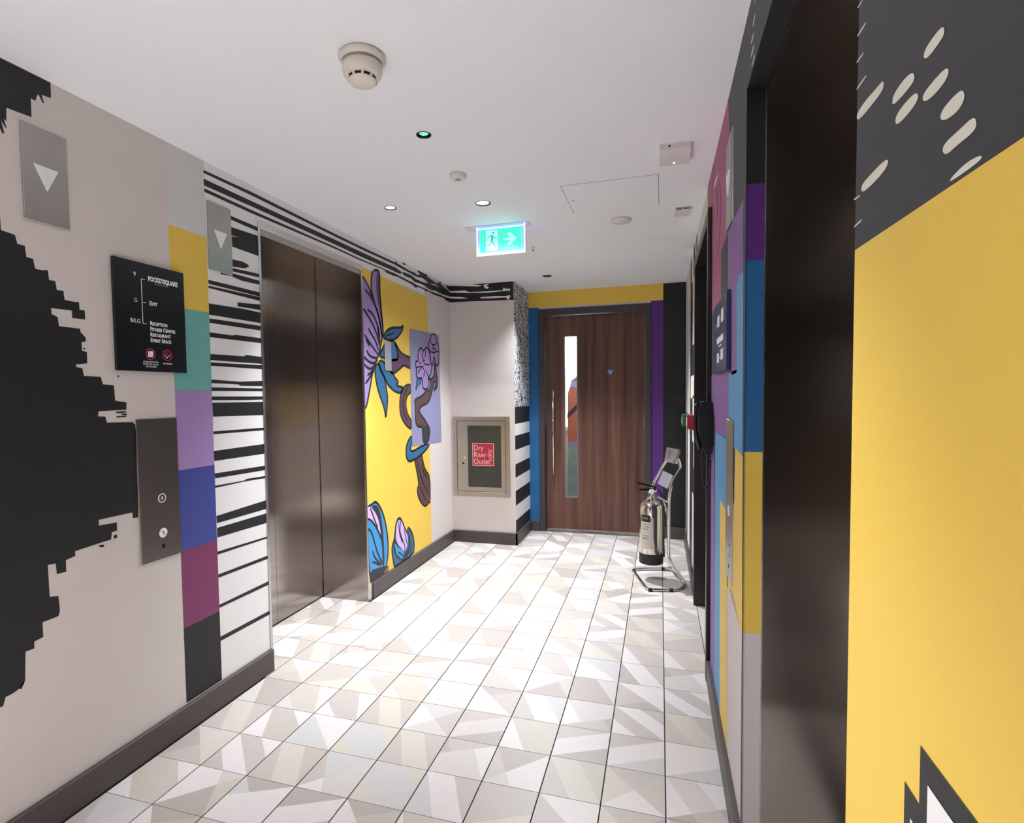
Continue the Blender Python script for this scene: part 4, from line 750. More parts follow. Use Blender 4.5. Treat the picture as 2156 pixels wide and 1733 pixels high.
for k in range(N):
    if k in (7,): continue
    a, b_ = 2*PI*k/N, 2*PI*(k+1)/N
    q = [(math.cos(a)*0.010, math.sin(a)*0.010), (math.cos(b_)*0.010, math.sin(b_)*0.010), (math.cos(b_)*0.016, math.sin(b_)*0.016), (math.cos(a)*0.016, math.sin(a)*0.016)]
    bm.faces.new([bm.verts.new((p[0], p[1], 0.0045)) for p in q])
obj('glowing_ring', bm, M_led, g)
bm = bmesh.new(); lathe(bm, [(0.006, 0.007), (0.006, 0.001), (0.004, 0.0)], 16); obj('indicator', bm, M_led, g, smooth=True)
for k, (x, y, r) in enumerate(FILL):
    downlight(x, y, r, ('added fill downlight out of view, towards the left wall', 'added fill downlight out of view, aimed at the right lift recess', 'added fill downlight out of view, left rear of the lobby', 'added fill downlight out of view, right rear of the lobby')[k], FILL_W[k], group='added fill downlights out of view', size=(1.3, 1.0, 1.3, 1.3)[k], tilt=((0, 0), (0, -0.32), (0, 0), (0, 0))[k])

# ================================================================== CEILING FITTINGS
sm = thing('smoke_detector', 'large domed cream smoke detector on the ceiling nearest the camera', 'smoke detector', (0.758, -0.078, H))
bm = bmesh.new(); lathe(bm, [(0.062, 0), (0.066, -0.004), (0.067, -0.010), (0.060, -0.019), (0.058, -0.020)], 48); obj('mounting_base', bm, M_wplas, sm, smooth=True)
bm = bmesh.new(); lathe(bm, [(0.0565, -0.018), (0.0565, -0.030)], 48); obj('collar', bm, mat('grey_plastic', srgb(150,142,132), 0.6), sm, smooth=True)
bm = bmesh.new(); lathe(bm, [(0.056, -0.027), (0.058, -0.029), (0.057, -0.045), (0.054, -0.054), (0.046, -0.060), (0.043, -0.061)], 48); obj('body', bm, M_wplas, sm, smooth=True)
bm = bmesh.new(); lathe(bm, [(0.039, -0.060), (0.038, -0.070)], 32); obj('sensing_chamber', bm, M_void, sm, smooth=True)
bm = bmesh.new(); lathe(bm, [(0.0405, -0.069), (0.040, -0.072), (0.034, -0.077), (0.018, -0.080), (0.0005, -0.081)], 32); obj('cap', bm, M_wplas, sm, smooth=True)
for k in range(10):
    a = 2*PI*k/10+0.2; c, s_ = math.cos(a), math.sin(a)
    bm = bmesh.new(); plate(bm, (c*0.0395-s_*-0.0035, s_*0.0395+c*-0.0035, -0.0725), (-s_, c, 0), (c*0.15, s_*0.15, 1), [(0, 0), (0.007, 0), (0.007, 0.013), (0, 0.013)], 0.0025); obj('rib', bm, M_wplas, sm)

pir = thing('small_detector', 'small round white ceiling detector with a grey centre, between two downlights', 'detector', (0.722, 0.822, H))
bm = bmesh.new(); lathe(bm, [(0.036, 0), (0.037, -0.003), (0.037, -0.018), (0.034, -0.021), (0.015, -0.022)], 40); obj('body', bm, M_wplas2, pir, smooth=True)
bm = bmesh.new(); lathe(bm, [(0.0135, -0.0215), (0.012, -0.0235), (0.0005, -0.0245)], 24); obj('sensor_dome', bm, mat('grey_dome', srgb(158,150,142), 0.5), pir, smooth=True)

bxl = thing('door_sensor', 'white wedge-shaped sensor box on the ceiling near the right wall', 'sensor', (1.638, 0.895, H))
bm = bmesh.new()
prof = [(-0.092, 0), (-0.092, -0.020), (-0.035, -0.026), (0.075, -0.022), (0.092, -0.012), (0.092, 0)]
a = [bm.verts.new((-0.060, p[0], p[1])) for p in prof]; b_ = [bm.verts.new((0.060, p[0]+0.006, p[1])) for p in prof]
bm.faces.new(a); bm.faces.new(b_)
for i in range(6): bm.faces.new((a[i], a[(i+1) % 6], b_[(i+1) % 6], b_[i]))
obj('body', bm, M_wplas2, bxl)
bm = bmesh.new(); lathe(bm, [(0.004, 0), (0.004, 0.002)], 12, (-0.022, -0.094, -0.010), 'Y'); obj('sensor_eye', bm, M_void, bxl)
bm = bmesh.new(); lathe(bm, [(0.0035, -0.026), (0.003, -0.028)], 12, (-0.002, 0.045, 0.001)); obj('indicator', bm, mat('bright_led', srgb(240,240,240), 0.3, emit=(1, 1, 1, 1), estr=1.2), bxl)

bx2 = thing('vent_sensor', 'small slotted white box on the ceiling behind the wedge-shaped sensor', 'sensor', (1.696, 1.668, H))
bm = bmesh.new(); box(bm, (-0.04, -0.055, -0.018), (0.04, 0.055, 0), 0.003, 2); obj('body', bm, M_wplas2, bx2)
for x in (-0.018, 0.018): boxo('slot', (x-0.015, -0.0565, -0.013), (x+0.015, -0.0548, -0.005), mat('slot_grey', srgb(120,112,110), 0.6), bx2)

dk = thing('ceiling_speaker', 'thin round white ceiling disc between the access hatch and the slotted box', 'ceiling disc', (1.369, 1.726, H))
bm = bmesh.new(); lathe(bm, [(0.058, 0), (0.058, -0.008), (0.054, -0.012), (0.0005, -0.013)], 40); obj('cover', bm, M_wplas2, dk, smooth=True)

hp = thing('access_hatch', 'square white access panel set in the ceiling with a small black lock', 'access hatch', (0, 0, 0))
hx0, hx1, hy0, hy1 = 1.131, 1.575, 1.109, 1.540
boxo('shadow_gap', (hx0, hy0, H-0.0006), (hx1, hy1, H+0.001), mat('gap_grey', srgb(70,66,66), 0.9), hp)
boxo('panel', (hx0+0.0022, hy0+0.0012, H-0.0014), (hx1-0.0022, hy1-0.0008, H-0.0003), M_ceil, hp)
bm = bmesh.new(); lathe(bm, [(0.005, -0.0012), (0.005, -0.0022)], 14, (1.160, 1.323, H)); obj('lock', bm, M_void, hp)

spk = thing('sprinkler_head', 'small grey sprinkler head on the ceiling just right of the exit sign', 'sprinkler', (0.775, 2.125, H))
bm = bmesh.new(); lathe(bm, [(0.013, 0), (0.013, -0.003), (0.006, -0.004), (0.005, -0.010)], 18); obj('rose', bm, M_wplas2, spk, smooth=True)
bm = bmesh.new(); tube(bm, [(-0.005, 0, -0.008), (-0.007, 0, -0.016), (0, 0, -0.024)], 0.0015, 6); tube(bm, [(0.005, 0, -0.008), (0.007, 0, -0.016), (0, 0, -0.024)], 0.0015, 6); obj('yoke', bm, M_trim, spk)
bm = bmesh.new(); lathe(bm, [(0.009, -0.024), (0.009, -0.025)], 14); obj('deflector', bm, M_trim, spk)

# exit sign
ex = thing('exit_sign', 'glowing green exit sign with running figure and arrow hanging from the ceiling', 'exit sign', (0.560, 1.572, H))
boxo('ceiling_plate', (-0.075, -0.004, -0.004), (0.310, 0.088, 0), M_wplas2, ex, 0.001, 1)
boxo('acrylic_blade', (0.004, 0.004, -0.166), (0.284, 0.010, -0.004), M_exitb, ex)
bm = bmesh.new()
for lo, hi in (((0, 0.002, -0.170), (0.005, 0.012, -0.004)), ((0.283, 0.002, -0.170), (0.288, 0.012, -0.004)), ((0, 0.002, -0.171), (0.288, 0.012, -0.166)), ((0.004, 0.002, -0.020), (0.284, 0.012, -0.016))): box(bm, lo, hi)
obj('lit_edge', bm, M_exite, ex)
gp = boxo('green_panel', (0.022, 0.0015, -0.153), (0.268, 0.0042, -0.026), M_exitg, ex, 0.0005, 1)
wp = boxo('white_doorway', (0.058, 0.0006, -0.148), (0.128, 0.0016, -0.031), M_exitw, gp)
def fig(pts, w, yy, m, par, name):
    L, R = strip_pts(pts, w); bm = bmesh.new()
    lv = [bm.verts.new((p[0], yy, p[1])) for p in L]; rv = [bm.verts.new((p[0], yy, p[1])) for p in R]
    for i in range(len(lv)-1): bm.faces.new((lv[i], lv[i+1], rv[i+1], rv[i]))
    return obj(name, bm, m, par)
bm = bmesh.new(); lathe(bm, [(0.0072, 0), (0.0072, 0.0003)], 20, (0.103, 0.0001, -0.046), 'Y')
def ribbon(bm, pts, w, yy):
    L, R = strip_pts(pts, w*1.0); lv = [bm.verts.new((p[0], yy, p[1])) for p in L]; rv = [bm.verts.new((p[0], yy, p[1])) for p in R]
    for i in range(len(lv)-1): bm.faces.new((lv[i], lv[i+1], rv[i+1], rv[i]))
for pts, w_ in (([(0.094,-0.058), (0.096,-0.075), (0.092,-0.098)], 0.016), ([(0.100,-0.060), (0.083,-0.061), (0.072,-0.068), (0.068,-0.083)], 0.0055), ([(0.097,-0.062), (0.108,-0.068), (0.113,-0.078), (0.127,-0.078)], 0.0055),
                ([(0.094,-0.090), (0.104,-0.108), (0.115,-0.130)], 0.0085), ([(0.090,-0.090), (0.084,-0.114), (0.060,-0.114)], 0.0075), ([(0.060,-0.146), (0.108,-0.145), (0.118,-0.134)], 0.003)):
    ribbon(bm, pts, w_, 0.0002)
obj('running_figure', bm, M_exitd, gp)
bm = bmesh.new(); plate(bm, (0, 0.0012, 0), X, Z, [(0.160,-0.083), (0.205,-0.083), (0.184,-0.056), (0.200,-0.052), (0.240,-0.0885), (0.200,-0.125), (0.184,-0.121), (0.205,-0.094), (0.160,-0.094)], 0.0006); obj('arrow', bm, M_exitw, gp)

# ================================================================== LIFT INDICATORS, CALL PLATES, BOARDS
def indicator(side, yc, label, m=M_plate):
    s = 1 if side == 'L' else -1
    t = thing('lift_indicator', label, 'lift indicator', (XL if side == 'L' else XR, yc, 2.0), (0, 0, 0 if side == 'L' else PI), group='lift direction indicator plates')
    # local frame: +X out of the wall, Y along it
    boxo('plate', (0.0008, -0.067, -0.142), (0.0062, 0.067, 0.142), m, t, 0.0015, 1)
    bm = bmesh.new(); plate(bm, (0.0062, 0, 0), (0,1,0), (0,0,1), [(-0.036, 0.030), (0.036, 0.030), (0, -0.042)], 0.004)
    bmesh.ops.bevel(bm, geom=[e for e in bm.edges if all(v.co.x > 0.009 for v in e.verts)], offset=0.0012, segments=1, affect='EDGES'); obj('arrow_lens', bm, M_lens, t)
    return t
indicator('L', -0.290, 'steel lift indicator plate with pale down arrow at upper left, nearest the camera')
indicator('L', 0.420, 'steel lift indicator plate with pale down arrow over the black stripes beside the left lift')
indicator('R', 0.445, 'steel lift indicator plate on the rose part of the right wall beside the near lift')

def callplate(side, y0, y1, z0, z1, label, m):
    t = thing('lift_call_plate', label, 'call plate', (XL if side == 'L' else XR, (y0+y1)/2, (z0+z1)/2), (0, 0, 0 if side == 'L' else PI), group='lift call button plates')
    w_, h = (y1-y0)/2, (z1-z0)/2
    boxo('plate', (0.0008, -w_, -h), (0.005, w_, h), m, t, 0.001, 1)
    bm = bmesh.new(); lathe(bm, [(0.0165, 0.004), (0.0175, 0.007), (0.0145, 0.008), (0.0140, 0.0055)], 28, (0, 0.006, -0.035), 'X', cap=False); b1 = obj('button_ring', bm, M_ink, t, smooth=True)
    bm = bmesh.new(); lathe(bm, [(0.0142, 0.004), (0.0142, 0.0062)], 24, (0, 0.006, -0.035), 'X'); bt = obj('call_button', bm, M_call, t)
    bm = bmesh.new(); plate(bm, (0.0063, 0.006, -0.035), (0,1,0), (0,0,1), [(-0.0017, 0.007), (0.0017, 0.007), (0.0017, 0), (0.006, 0), (0, -0.007), (-0.006, 0), (-0.0017, 0)], 0.0004); obj('down_arrow', bm, M_ink, bt)
    bm = bmesh.new(); lathe(bm, [(0.019, 0.0045), (0.019, 0.006)], 28, (0, 0.006, -0.167), 'X'); sg = obj('round_sticker', bm, M_ink, t)
    bm = bmesh.new()
    for pts, w2 in (([(-0.012, 0.012), (0.012, -0.012)], 0.0032), ([(0.003, 0.009), (0.001, -0.001), (0.007, -0.008)], 0.003), ([(0.001, 0), (-0.003, -0.01)], 0.003), ([(-0.006, 0.003), (0.006, 0.001)], 0.002)):
        L, R = strip_pts(pts, w2); lv = [bm.verts.new((0.0063, 0.006+p[0], -0.167+p[1])) for p in L]; rv = [bm.verts.new((0.0063, 0.006+p[0], -0.167+p[1])) for p in R]
        for i in range(len(lv)-1): bm.faces.new((lv[i], lv[i+1], rv[i+1], rv[i]))
    obj('pictogram', bm, M_jamb, sg)
    bm = bmesh.new(); lathe(bm, [(0.0185, 0.0062), (0.0205, 0.0062), (0.0205, 0.0045)], 28, (0, 0.006, -0.167), 'X', cap=False); obj('sticker_rim', bm, mat('red_brown_rim', srgb(110,60,60), 0.5), sg)
    bm = bmesh.new(); lathe(bm, [(0.008, 0.0045), (0.008, 0.0056)], 20, (0, 0.006, -0.218), 'X'); obj('key_switch', bm, M_void, t)
callplate('L', -0.016, 0.160, 0.717, 1.247, 'dark steel lift call plate with two round fittings on the left wall', M_call)
callplate('R', 0.302, 0.478, 0.713, 1.229, 'steel lift call plate on the right wall between the violet and yellow paint', M_plate)

# left floor directory
bd = thing('floor_directory', 'black floor directory board with white lettering and two red prohibition signs on the left wall', 'sign', (XL, -0.087, 1.421))
BW, BH = 0.298, 0.391
boxo('board', (0.0008, 0, 0), (0.012, BW, BH), M_navy, bd, 0.0008, 1)
RZL = (PI/2, 0, PI/2)
def tx(s_, y, z, size, al='LEFT', m=M_ink, small=None, bold=0.0, par=bd, name='lettering', xs=1.0): return text(name, s_, size, (0.0122, y, z), RZL, m, par, al, small, bold, xs)
tx('9', 0.082, 0.345, 0.022, 'CENTER'); tx('G', 0.082, 0.253, 0.020, 'CENTER'); tx('B/LG', 0.078, 0.179, 0.020, 'CENTER')
bm = bmesh.new()
for lo, hi in (((0.012, 0.107, 0.172), (0.0125, 0.109, 0.334)), ((0.012, 0.107, 0.332), (0.0125, 0.124, 0.334)), ((0.012, 0.107, 0.248), (0.0125, 0.124, 0.250)), ((0.012, 0.107, 0.172), (0.0125, 0.124, 0.174))): box(bm, lo, hi)
obj('bracket_line', bm, M_ink, bd)
tx('POCKETSQUARE', 0.136, 0.339, 0.0235, bold=0.0009, xs=0.74)
bm = bmesh.new(); box(bm, (0.012, 0.165, 0.3235), (0.0125, 0.222, 0.3255)); obj('tagline', bm, mat('faint_ink', srgb(150,150,150), 0.5), bd)
tx('Exit', 0.138, 0.250, 0.021, small=0.8, xs=0.95, bold=0.0005)
for k, s_ in enumerate(('Reception', 'Fitness Centre', 'Restaurant', 'Event Space')): tx(s_, 0.137, 0.177-0.0205*k, 0.0205, small=0.8, xs=0.86, bold=0.0005)
for yc, kind in ((0.135, 0), (0.208, 1)):
    zc = 0.064
    bm = bmesh.new(); lathe(bm, [(0.0215, 0.0115), (0.0215, 0.0128), (0.0175, 0.0128), (0.0175, 0.0115)], 36, (0, yc, zc), 'X', cap=False); rg = obj('prohibition_ring', bm, M_red, bd)
    bm = bmesh.new()
    if kind == 0:
        box(bm, (0.0121, yc-0.011, zc-0.011), (0.0125, yc+0.011, zc+0.011))
    else:
        for pts, w2 in (([(-0.013, 0.004), (-0.003, -0.010), (0.014, 0.004)], 0.0045), ([(-0.004, 0.004), (0.002, 0.010)], 0.002)):
            L, R = strip_pts(pts, w2); lv = [bm.verts.new((0.0124, yc+p[0], zc+p[1])) for p in L]; rv = [bm.verts.new((0.0124, yc+p[0], zc+p[1])) for p in R]
            for i in range(len(lv)-1): bm.faces.new((lv[i], lv[i+1], rv[i+1], rv[i]))
    obj('pictogram', bm, M_ink, rg)
    bm = bmesh.new()
    L, R = strip_pts([(-0.014, 0.014), (0.014, -0.014)], 0.0032)
    bm.faces.new([bm.verts.new((0.0129, yc+p[0], zc+p[1])) for p in (L[0], L[1], R[1], R[0])]); obj('slash', bm, M_red, rg)
for k, s_ in enumerate(('IN THE EVENT OF FIRE', 'DO NOT USE THIS LIFT', 'USE THE STAIRS')): tx(s_, 0.135, 0.035-0.0085*k, 0.0078, 'CENTER', xs=0.8)
tx('NO SMOKING', 0.208, 0.032, 0.0078, 'CENTER', xs=0.8)

# right room board, seen at a grazing angle
rb = thing('room_directory', 'blue room directory board on the right wall, seen almost edge-on', 'sign', (XR, 0.86, 1.392), (0, 0, PI))
boxo('board', (0.0008, 0, 0), (0.014, 0.462, 0.256), M_blueb, rb, 0.0008, 1)
def rl(y, z, w_, h): boxo('lettering', (0.0135, y, z), (0.0145, y+w_, z+h), M_ink, rb)
for y, z, w_, h in ((0.10, 0.175, 0.012, 0.010), (0.16, 0.165, 0.070, 0.042), (0.25, 0.185, 0.02, 0.006), (0.29, 0.17, 0.075, 0.045), (0.14, 0.105, 0.22, 0.022), (0.22, 0.09, 0.08, 0.006), (0.15, 0.035, 0.07, 0.035), (0.24, 0.05, 0.02, 0.005), (0.28, 0.04, 0.08, 0.038)): rl(y, z, w_, h)

# small plaque on the flower
pq = thing('steel_plaque', 'small blank brushed-steel plaque on the flower stem of the left mural', 'plaque', (XL, 1.941, 1.599))
boxo('plate', (0.0045, -0.047, -0.101), (0.0095, 0.047, 0.101), mat('satin_plaque', (0.42, 0.43, 0.47, 1), 0.45, 0.35), pq, 0.0015, 1)
boxo('spacer', (0.0005, -0.03, -0.08), (0.0045, 0.03, 0.08), M_plate, pq)

# ================================================================== DRY RISER CABINET
rc = thing('dry_riser_cabinet', 'steel dry riser cabinet with dark glazed door and red sign on the cream corner wall', 'cabinet', (-0.203, YB, 0.423))
# local: X along wall, -Y towards the room
CW, CH = 0.528, 0.711
def ring(name, x0, z0, x1, z1, w_, ya, yb, m, par=rc, bev=0.0015):
    bm = bmesh.new()
    for lo, hi in (((x0, ya, z0), (x0+w_, yb, z1)), ((x1-w_, ya, z0), (x1, yb, z1)), ((x0+w_, ya, z0), (x1-w_, yb, z0+w_)), ((x0+w_, ya, z1-w_), (x1-w_, yb, z1))): box(bm, lo, hi, bev, 1)
    return obj(name, bm, m, par)
ring('surround', 0, 0, CW, CH, 0.037, -0.012, -0.0005, M_cab)
boxo('gap', (0.036, -0.003, 0.036), (CW-0.036, -0.0005, CH-0.036), M_void, rc)
bm = bmesh.new()
dx0, dx1, dz0, dz1 = 0.041, CW-0.041, 0.041, CH-0.041; gx0, gx1, gz0, gz1 = 0.140, 0.449, 0.080, 0.630
for lo, hi in (((dx0, -0.009, dz0), (gx0, -0.003, dz1)), ((gx1, -0.009, dz0), (dx1, -0.003, dz1)), ((gx0, -0.009, dz0), (gx1, -0.003, gz0)), ((gx0, -0.009, gz1), (gx1, -0.003, dz1))): box(bm, lo, hi)
dr = obj('cabinet_door', bm, M_cab, rc)
boxo('glazing', (gx0, -0.0055, gz0), (gx1, -0.0035, gz1), M_glass_dark, dr)
bm = bmesh.new(); lathe(bm, [(0.009, -0.009), (0.009, -0.0098)], 20, (0.095, 0, 0.292), 'Y'); obj('keyhole', bm, M_void, dr)
bm = bmesh.new(); lathe(bm, [(0.016, -0.009), (0.015, -0.013), (0.006, -0.014)], 20, (0.112, 0, 0.350), 'Y'); obj('knob', bm, M_poly, dr, smooth=True)
sgn = thing('dry_riser_sign', 'square red sign reading Dry Riser Outlet with a white border on the cabinet glass', 'sign', (-0.023, YB-0.0058, 0.693))
SW, SH = 0.203, 0.205
boxo('sign_plate', (0, -0.0012, 0), (SW, 0, SH), M_red, sgn)
ring('border', 0.002, 0.002, SW-0.002, SH-0.002, 0.005, -0.0017, -0.0011, M_pink, sgn, 0)
for k, s_ in enumerate(('Dry', 'Riser', 'Outlet')): text('lettering', s_, 0.070, (0.013, -0.0015, 0.160-0.061*k), (PI/2, 0, 0), M_pink, sgn, xs=0.82)
for pts, w_ in (([(0.150, 0.155), (0.163, 0.128), (0.182, 0.108)], 0.007), ([(0.172, 0.155), (0.178, 0.135), (0.188, 0.125)], 0.006), ([(0.148, 0.122), (0.165, 0.098), (0.187, 0.086)], 0.010), ([(0.142, 0.098), (0.160, 0.080), (0.184, 0.068)], 0.007), ([(0.155, 0.066), (0.170, 0.054), (0.188, 0.052)], 0.007)):
    bm = bmesh.new(); L, R = strip_pts(pts, w_); lv = [bm.verts.new((p[0], -0.0016, p[1])) for p in L]; rv = [bm.verts.new((p[0], -0.0016, p[1])) for p in R]
    for i in range(len(lv)-1): bm.faces.new((lv[i], lv[i+1], rv[i+1], rv[i]))
    obj('flame', bm, M_pink, sgn)

# ================================================================== CALL POINTS AND WALL TELEPHONE
for (y0, y1, z0, z1, m, lab, thick) in ((3.02, 3.12, 1.06, 1.155, M_green, 'green door release call point on the far end of the right wall', 0.055), (2.42, 2.52, 1.075, 1.170, M_redp, 'red fire alarm call point on the right wall beside the dark doorway', 0.045)):
    t = thing('call_point', lab, 'call point', (XR, (y0+y1)/2, (z0+z1)/2), (0, 0, PI), group='break glass call points')
    hw = (y1-y0)/2; hh = (z1-z0)/2
    boxo('back_box', (0.0015, -hw, -hh), (thick, hw, hh), m, t, 0.004, 2)
    boxo('push_plate', (thick-0.001, -hw*0.6, -hh*0.6), (thick+0.001, hw*0.6, hh*0.6), M_wplas2, t)
ph = thing('wall_telephone', 'black wall handset with a hanging cord loop at the near edge of the dark doorway', 'telephone', (XR, 1.05, 1.17), (0, 0, PI)); ph.scale = (0.84, 1, 0.95)
bm = bmesh.new()
prof = [(0.0015, 0.115), (0.050, 0.118), (0.066, 0.108), (0.070, 0.04), (0.067, -0.03), (0.055, -0.085), (0.032, -0.125), (0.018, -0.130), (0.0015, -0.112)]
a = [bm.verts.new((p[0], -0.042, p[1])) for p in prof]; b_ = [bm.verts.new((p[0], 0.042, p[1])) for p in prof]
bm.faces.new(a); bm.faces.new(b_)
for i in range(len(prof)): bm.faces.new((a[i], a[(i+1) % 9], b_[(i+1) % 9], b_[i]))
bmesh.ops.bevel(bm, geom=list(bm.edges), offset=0.005, segments=2, affect='EDGES'); obj('cradle', bm, M_blackp, ph)
bm = bmesh.new(); tube(bm, [(0.060, 0.0, 0.105), (0.080, 0.0, 0.095), (0.083, 0.0, 0.02), (0.078, 0.0, -0.05), (0.058, 0, -0.10)], [0.014, 0.012, 0.009, 0.012, 0.014], 12); obj('handset', bm, M_blackp, ph, smooth=True)
bm = bmesh.new()
cp = [(0.045, 0.0, -0.11), (0.052, 0.0, -0.17), (0.048, 0.0, -0.24), (0.030, 0.0, -0.295), (0.014, 0, -0.24), (0.008, 0, -0.17), (0.012, 0, -0.118)]
cp = smooth_path(cp, 0.04, 8); coil = []
for i, p in enumerate(cp):
    a_ = i*1.7; coil.append((p.x+math.cos(a_)*0.0022, p.y+math.sin(a_)*0.0035, p.z))
tube(bm, coil, 0.004, 8); obj('cord', bm, mat('cord_black', srgb(44,42,44), 0.5), ph, smooth=True)

# ================================================================== FIRE EXTINGUISHER AND ITS STAND
EX, EY, EZ = 1.522, 2.530, 0.118
fe = thing('fire_extinguisher', 'polished steel fire extinguisher with a black foot ring hanging on the chrome stand', 'fire extinguisher', (EX, EY, EZ), (0, 0, 0.35))
bm = bmesh.new(); lathe(bm, [(0.079, 0.045), (0.0805, 0.050), (0.0805, 0.395), (0.077, 0.418), (0.064, 0.438), (0.040, 0.452), (0.022, 0.458), (0.018, 0.475)], 48); cyl = obj('cylinder', bm, M_poly, fe, smooth=True)
bm = bmesh.new(); lathe(bm, [(0.076, 0.0), (0.0825, 0.004), (0.0825, 0.072), (0.081, 0.076)], 48); obj('foot_ring', bm, M_rub, fe, smooth=True)
bm = bmesh.new(); lathe(bm, [(0.030, 0.455), (0.032, 0.460), (0.032, 0.468), (0.024, 0.472), (0.020, 0.500)], 24); obj('neck_ring', bm, M_poly, fe, smooth=True)
bm = bmesh.new(); box(bm, (-0.020, -0.014, 0.495), (0.020, 0.014, 0.530), 0.004, 2); tube(bm, [(0, 0, 0.512), (0.040, 0.010, 0.512)], 0.010, 12); obj('valve', bm, M_poly, fe)
bm = bmesh.new()
for z, dz, L_ in ((0.534, 0.034, -0.105), (0.520, -0.002, -0.085)):
    a = [bm.verts.new(p) for p in ((0.030, -0.015, z), (0.030, 0.015, z), (L_, 0.012, z+dz), (L_, -0.012, z+dz))]; b_ = [bm.verts.new(v.co+Vector((0, 0, 0.011))) for v in a]
    bm.faces.new(a); bm.faces.new(b_)
    for i in range(4): bm.faces.new((a[i], a[(i+1) % 4], b_[(i+1) % 4], b_[i]))
obj('lever_handle', bm, M_blackp, fe)
bm = bmesh.new(); lathe(bm, [(0.017, 0), (0.017, 0.012), (0.014, 0.014)], 20, (0, -0.022, 0.512), 'Y'); obj('pressure_gauge', bm, M_ink, fe)
bm = bmesh.new(); tube(bm, [(0.038, 0.010, 0.512), (0.075, 0.025, 0.50), (0.098, 0.03, 0.42), (0.100, 0.032, 0.22), (0.098, 0.03, 0.10)], 0.0085, 12, 0.03); obj('hose', bm, M_blackp, fe, smooth=True)
bm = bmesh.new(); tube(bm, [(0.098, 0.03, 0.12), (0.097, 0.03, 0.03)], [0.009, 0.014], 12); obj('nozzle', bm, M_blackp, fe, smooth=True)
bm = bmesh.new(); lathe(bm, [(0.013, -0.001), (0.013, 0.001)], 20, (-0.001, -0.0, 0.0)); 
for v in bm.verts: v.co = Vector((v.co.x, v.co.z, v.co.y))
bmesh.ops.translate(bm, verts=bm.verts, vec=(-0.03, -0.0, 0.50)); obj('safety_pin_ring', bm, M_trim, fe)
# curved label on the front of the body
def wrap(name, a0, a1, z0, z1, m, r=0.0811, par=None):
    bm = bmesh.new(); n = 14; A = []; B = []
    for i in range(n+1):
        a = a0+(a1-a0)*i/n; A.append(bm.verts.new((math.cos(a)*r, math.sin(a)*r, z0))); B.append(bm.verts.new((math.cos(a)*r, math.sin(a)*r, z1)))
    for i in range(n): bm.faces.new((A[i], A[i+1], B[i+1], B[i]))
    return obj(name, bm, m, par or fe, smooth=True)
lb = wrap('label', math.radians(192), math.radians(262), 0.115, 0.335, mat('pale_label', srgb(205,196,186), 0.4, 0.2))
wrap('label_panel', math.radians(196), math.radians(248), 0.305, 0.352, M_blackp, 0.0814, lb)
wrap('label_panel', math.radians(200), math.radians(236), 0.322, 0.338, mat('dull_gold', srgb(120,112,98), 0.4, 0.3), 0.0816, lb)
for z in (0.285, 0.268, 0.252, 0.205, 0.192, 0.182): wrap('label_line', math.radians(202), math.radians(240), z, z+0.003, M_rub, 0.0814, lb)

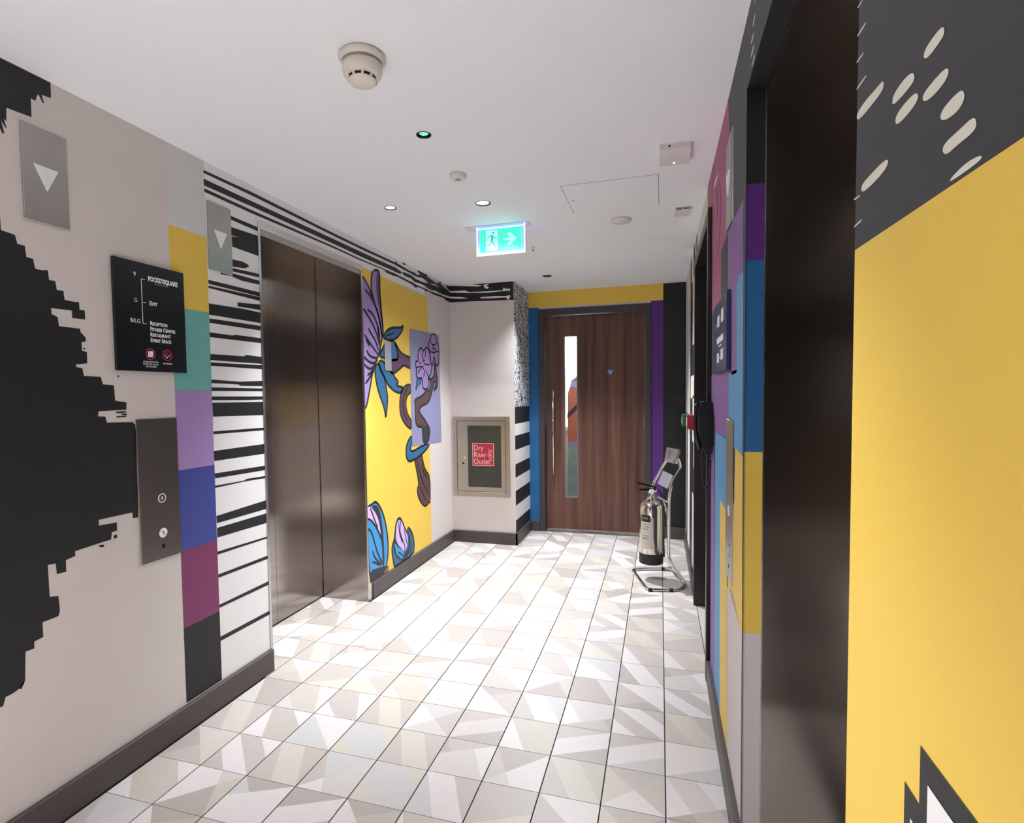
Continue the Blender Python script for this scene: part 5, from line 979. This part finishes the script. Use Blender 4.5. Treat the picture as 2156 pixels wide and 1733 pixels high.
st = thing('extinguisher_stand', 'bent chrome tube stand with two small metal sign plates holding the fire extinguisher', 'stand', (0, 0, 0))
tr = 0.0105
bm = bmesh.new()
path = [(1.638, 2.60, 0.40), (1.640, 2.60, 0.155), (1.668, 2.735, 0.030), (1.625, 2.765, tr), (1.385, 2.685, tr), (1.500, 2.262, tr), (1.690, 2.300, tr), (1.752, 2.400, 0.020), (1.640, 2.485, 0.165), (1.640, 2.485, 0.605),
        (1.664, 2.49, 0.715), (1.722, 2.50, 0.805), (1.702, 2.52, 0.872), (1.640, 2.58, 0.862), (1.600, 2.60, 0.800), (1.522, 2.60, 0.645), (1.545, 2.605, 0.560), (1.638, 2.60, 0.470), (1.638, 2.60, 0.380)]
tube(bm, path, tr, 14, 0.05); obj('tube_frame', bm, M_chrome, st, smooth=True)
for p, q in (((1.508, 2.262, tr), (1.532, 2.267, tr)), ((1.640, 2.290, tr), (1.665, 2.296, tr)), ((1.590, 2.753, tr), (1.612, 2.760, tr)), ((1.395, 2.66, tr), (1.402, 2.635, tr))):
    bm = bmesh.new(); tube(bm, [p, q], tr+0.0022, 14); obj('rubber_foot', bm, M_rub, st, smooth=True)
bm = bmesh.new(); tube(bm, [(1.640, 2.485, 0.56), (1.598, 2.520, 0.575), (1.560, 2.528, 0.590)], 0.006, 10, 0.02); tube(bm, [(1.638, 2.60, 0.45), (1.598, 2.560, 0.575), (1.560, 2.540, 0.590)], 0.006, 10, 0.02); obj('hanging_bracket', bm, M_chrome, st, smooth=True)
bm = bmesh.new()
for quad in ([(1.626, 2.50, 0.944), (1.690, 2.49, 0.934), (1.670, 2.49, 0.832), (1.610, 2.50, 0.850)], [(1.690, 2.49, 0.934), (1.723, 2.52, 0.925), (1.703, 2.52, 0.826), (1.670, 2.49, 0.832)]):
    a = [bm.verts.new(p) for p in quad]; b_ = [bm.verts.new((p[0], p[1]+0.003, p[2])) for p in quad]
    bm.faces.new(a); bm.faces.new(b_)
    for i in range(4): bm.faces.new((a[i], a[(i+1) % 4], b_[(i+1) % 4], b_[i]))
top = obj('folded_sign_plate', bm, M_trim, st)
bm = bmesh.new()
for z, w_ in ((0.925, 0.010), (0.912, 0.018), (0.898, 0.014), (0.885, 0.020), (0.872, 0.016)):
    x0 = 1.628+(z-0.885)*0.18; box(bm, (x0, 2.4935, z-0.002), (x0+w_*1.5, 2.4945, z+0.001))
obj('lettering', bm, M_jamb, top)
bm = bmesh.new()
quad = [(1.602, 2.535, 0.776), (1.668, 2.505, 0.748), (1.632, 2.505, 0.652), (1.564, 2.535, 0.684)]
a = [bm.verts.new(p) for p in quad]; b_ = [bm.verts.new((p[0], p[1]+0.003, p[2])) for p in quad]
bm.faces.new(a); bm.faces.new(b_)
for i in range(4): bm.faces.new((a[i], a[(i+1) % 4], b_[(i+1) % 4], b_[i]))
obj('lower_sign_plate', bm, mat('pale_sign', srgb(196,198,212), 0.3, 0.3), st)
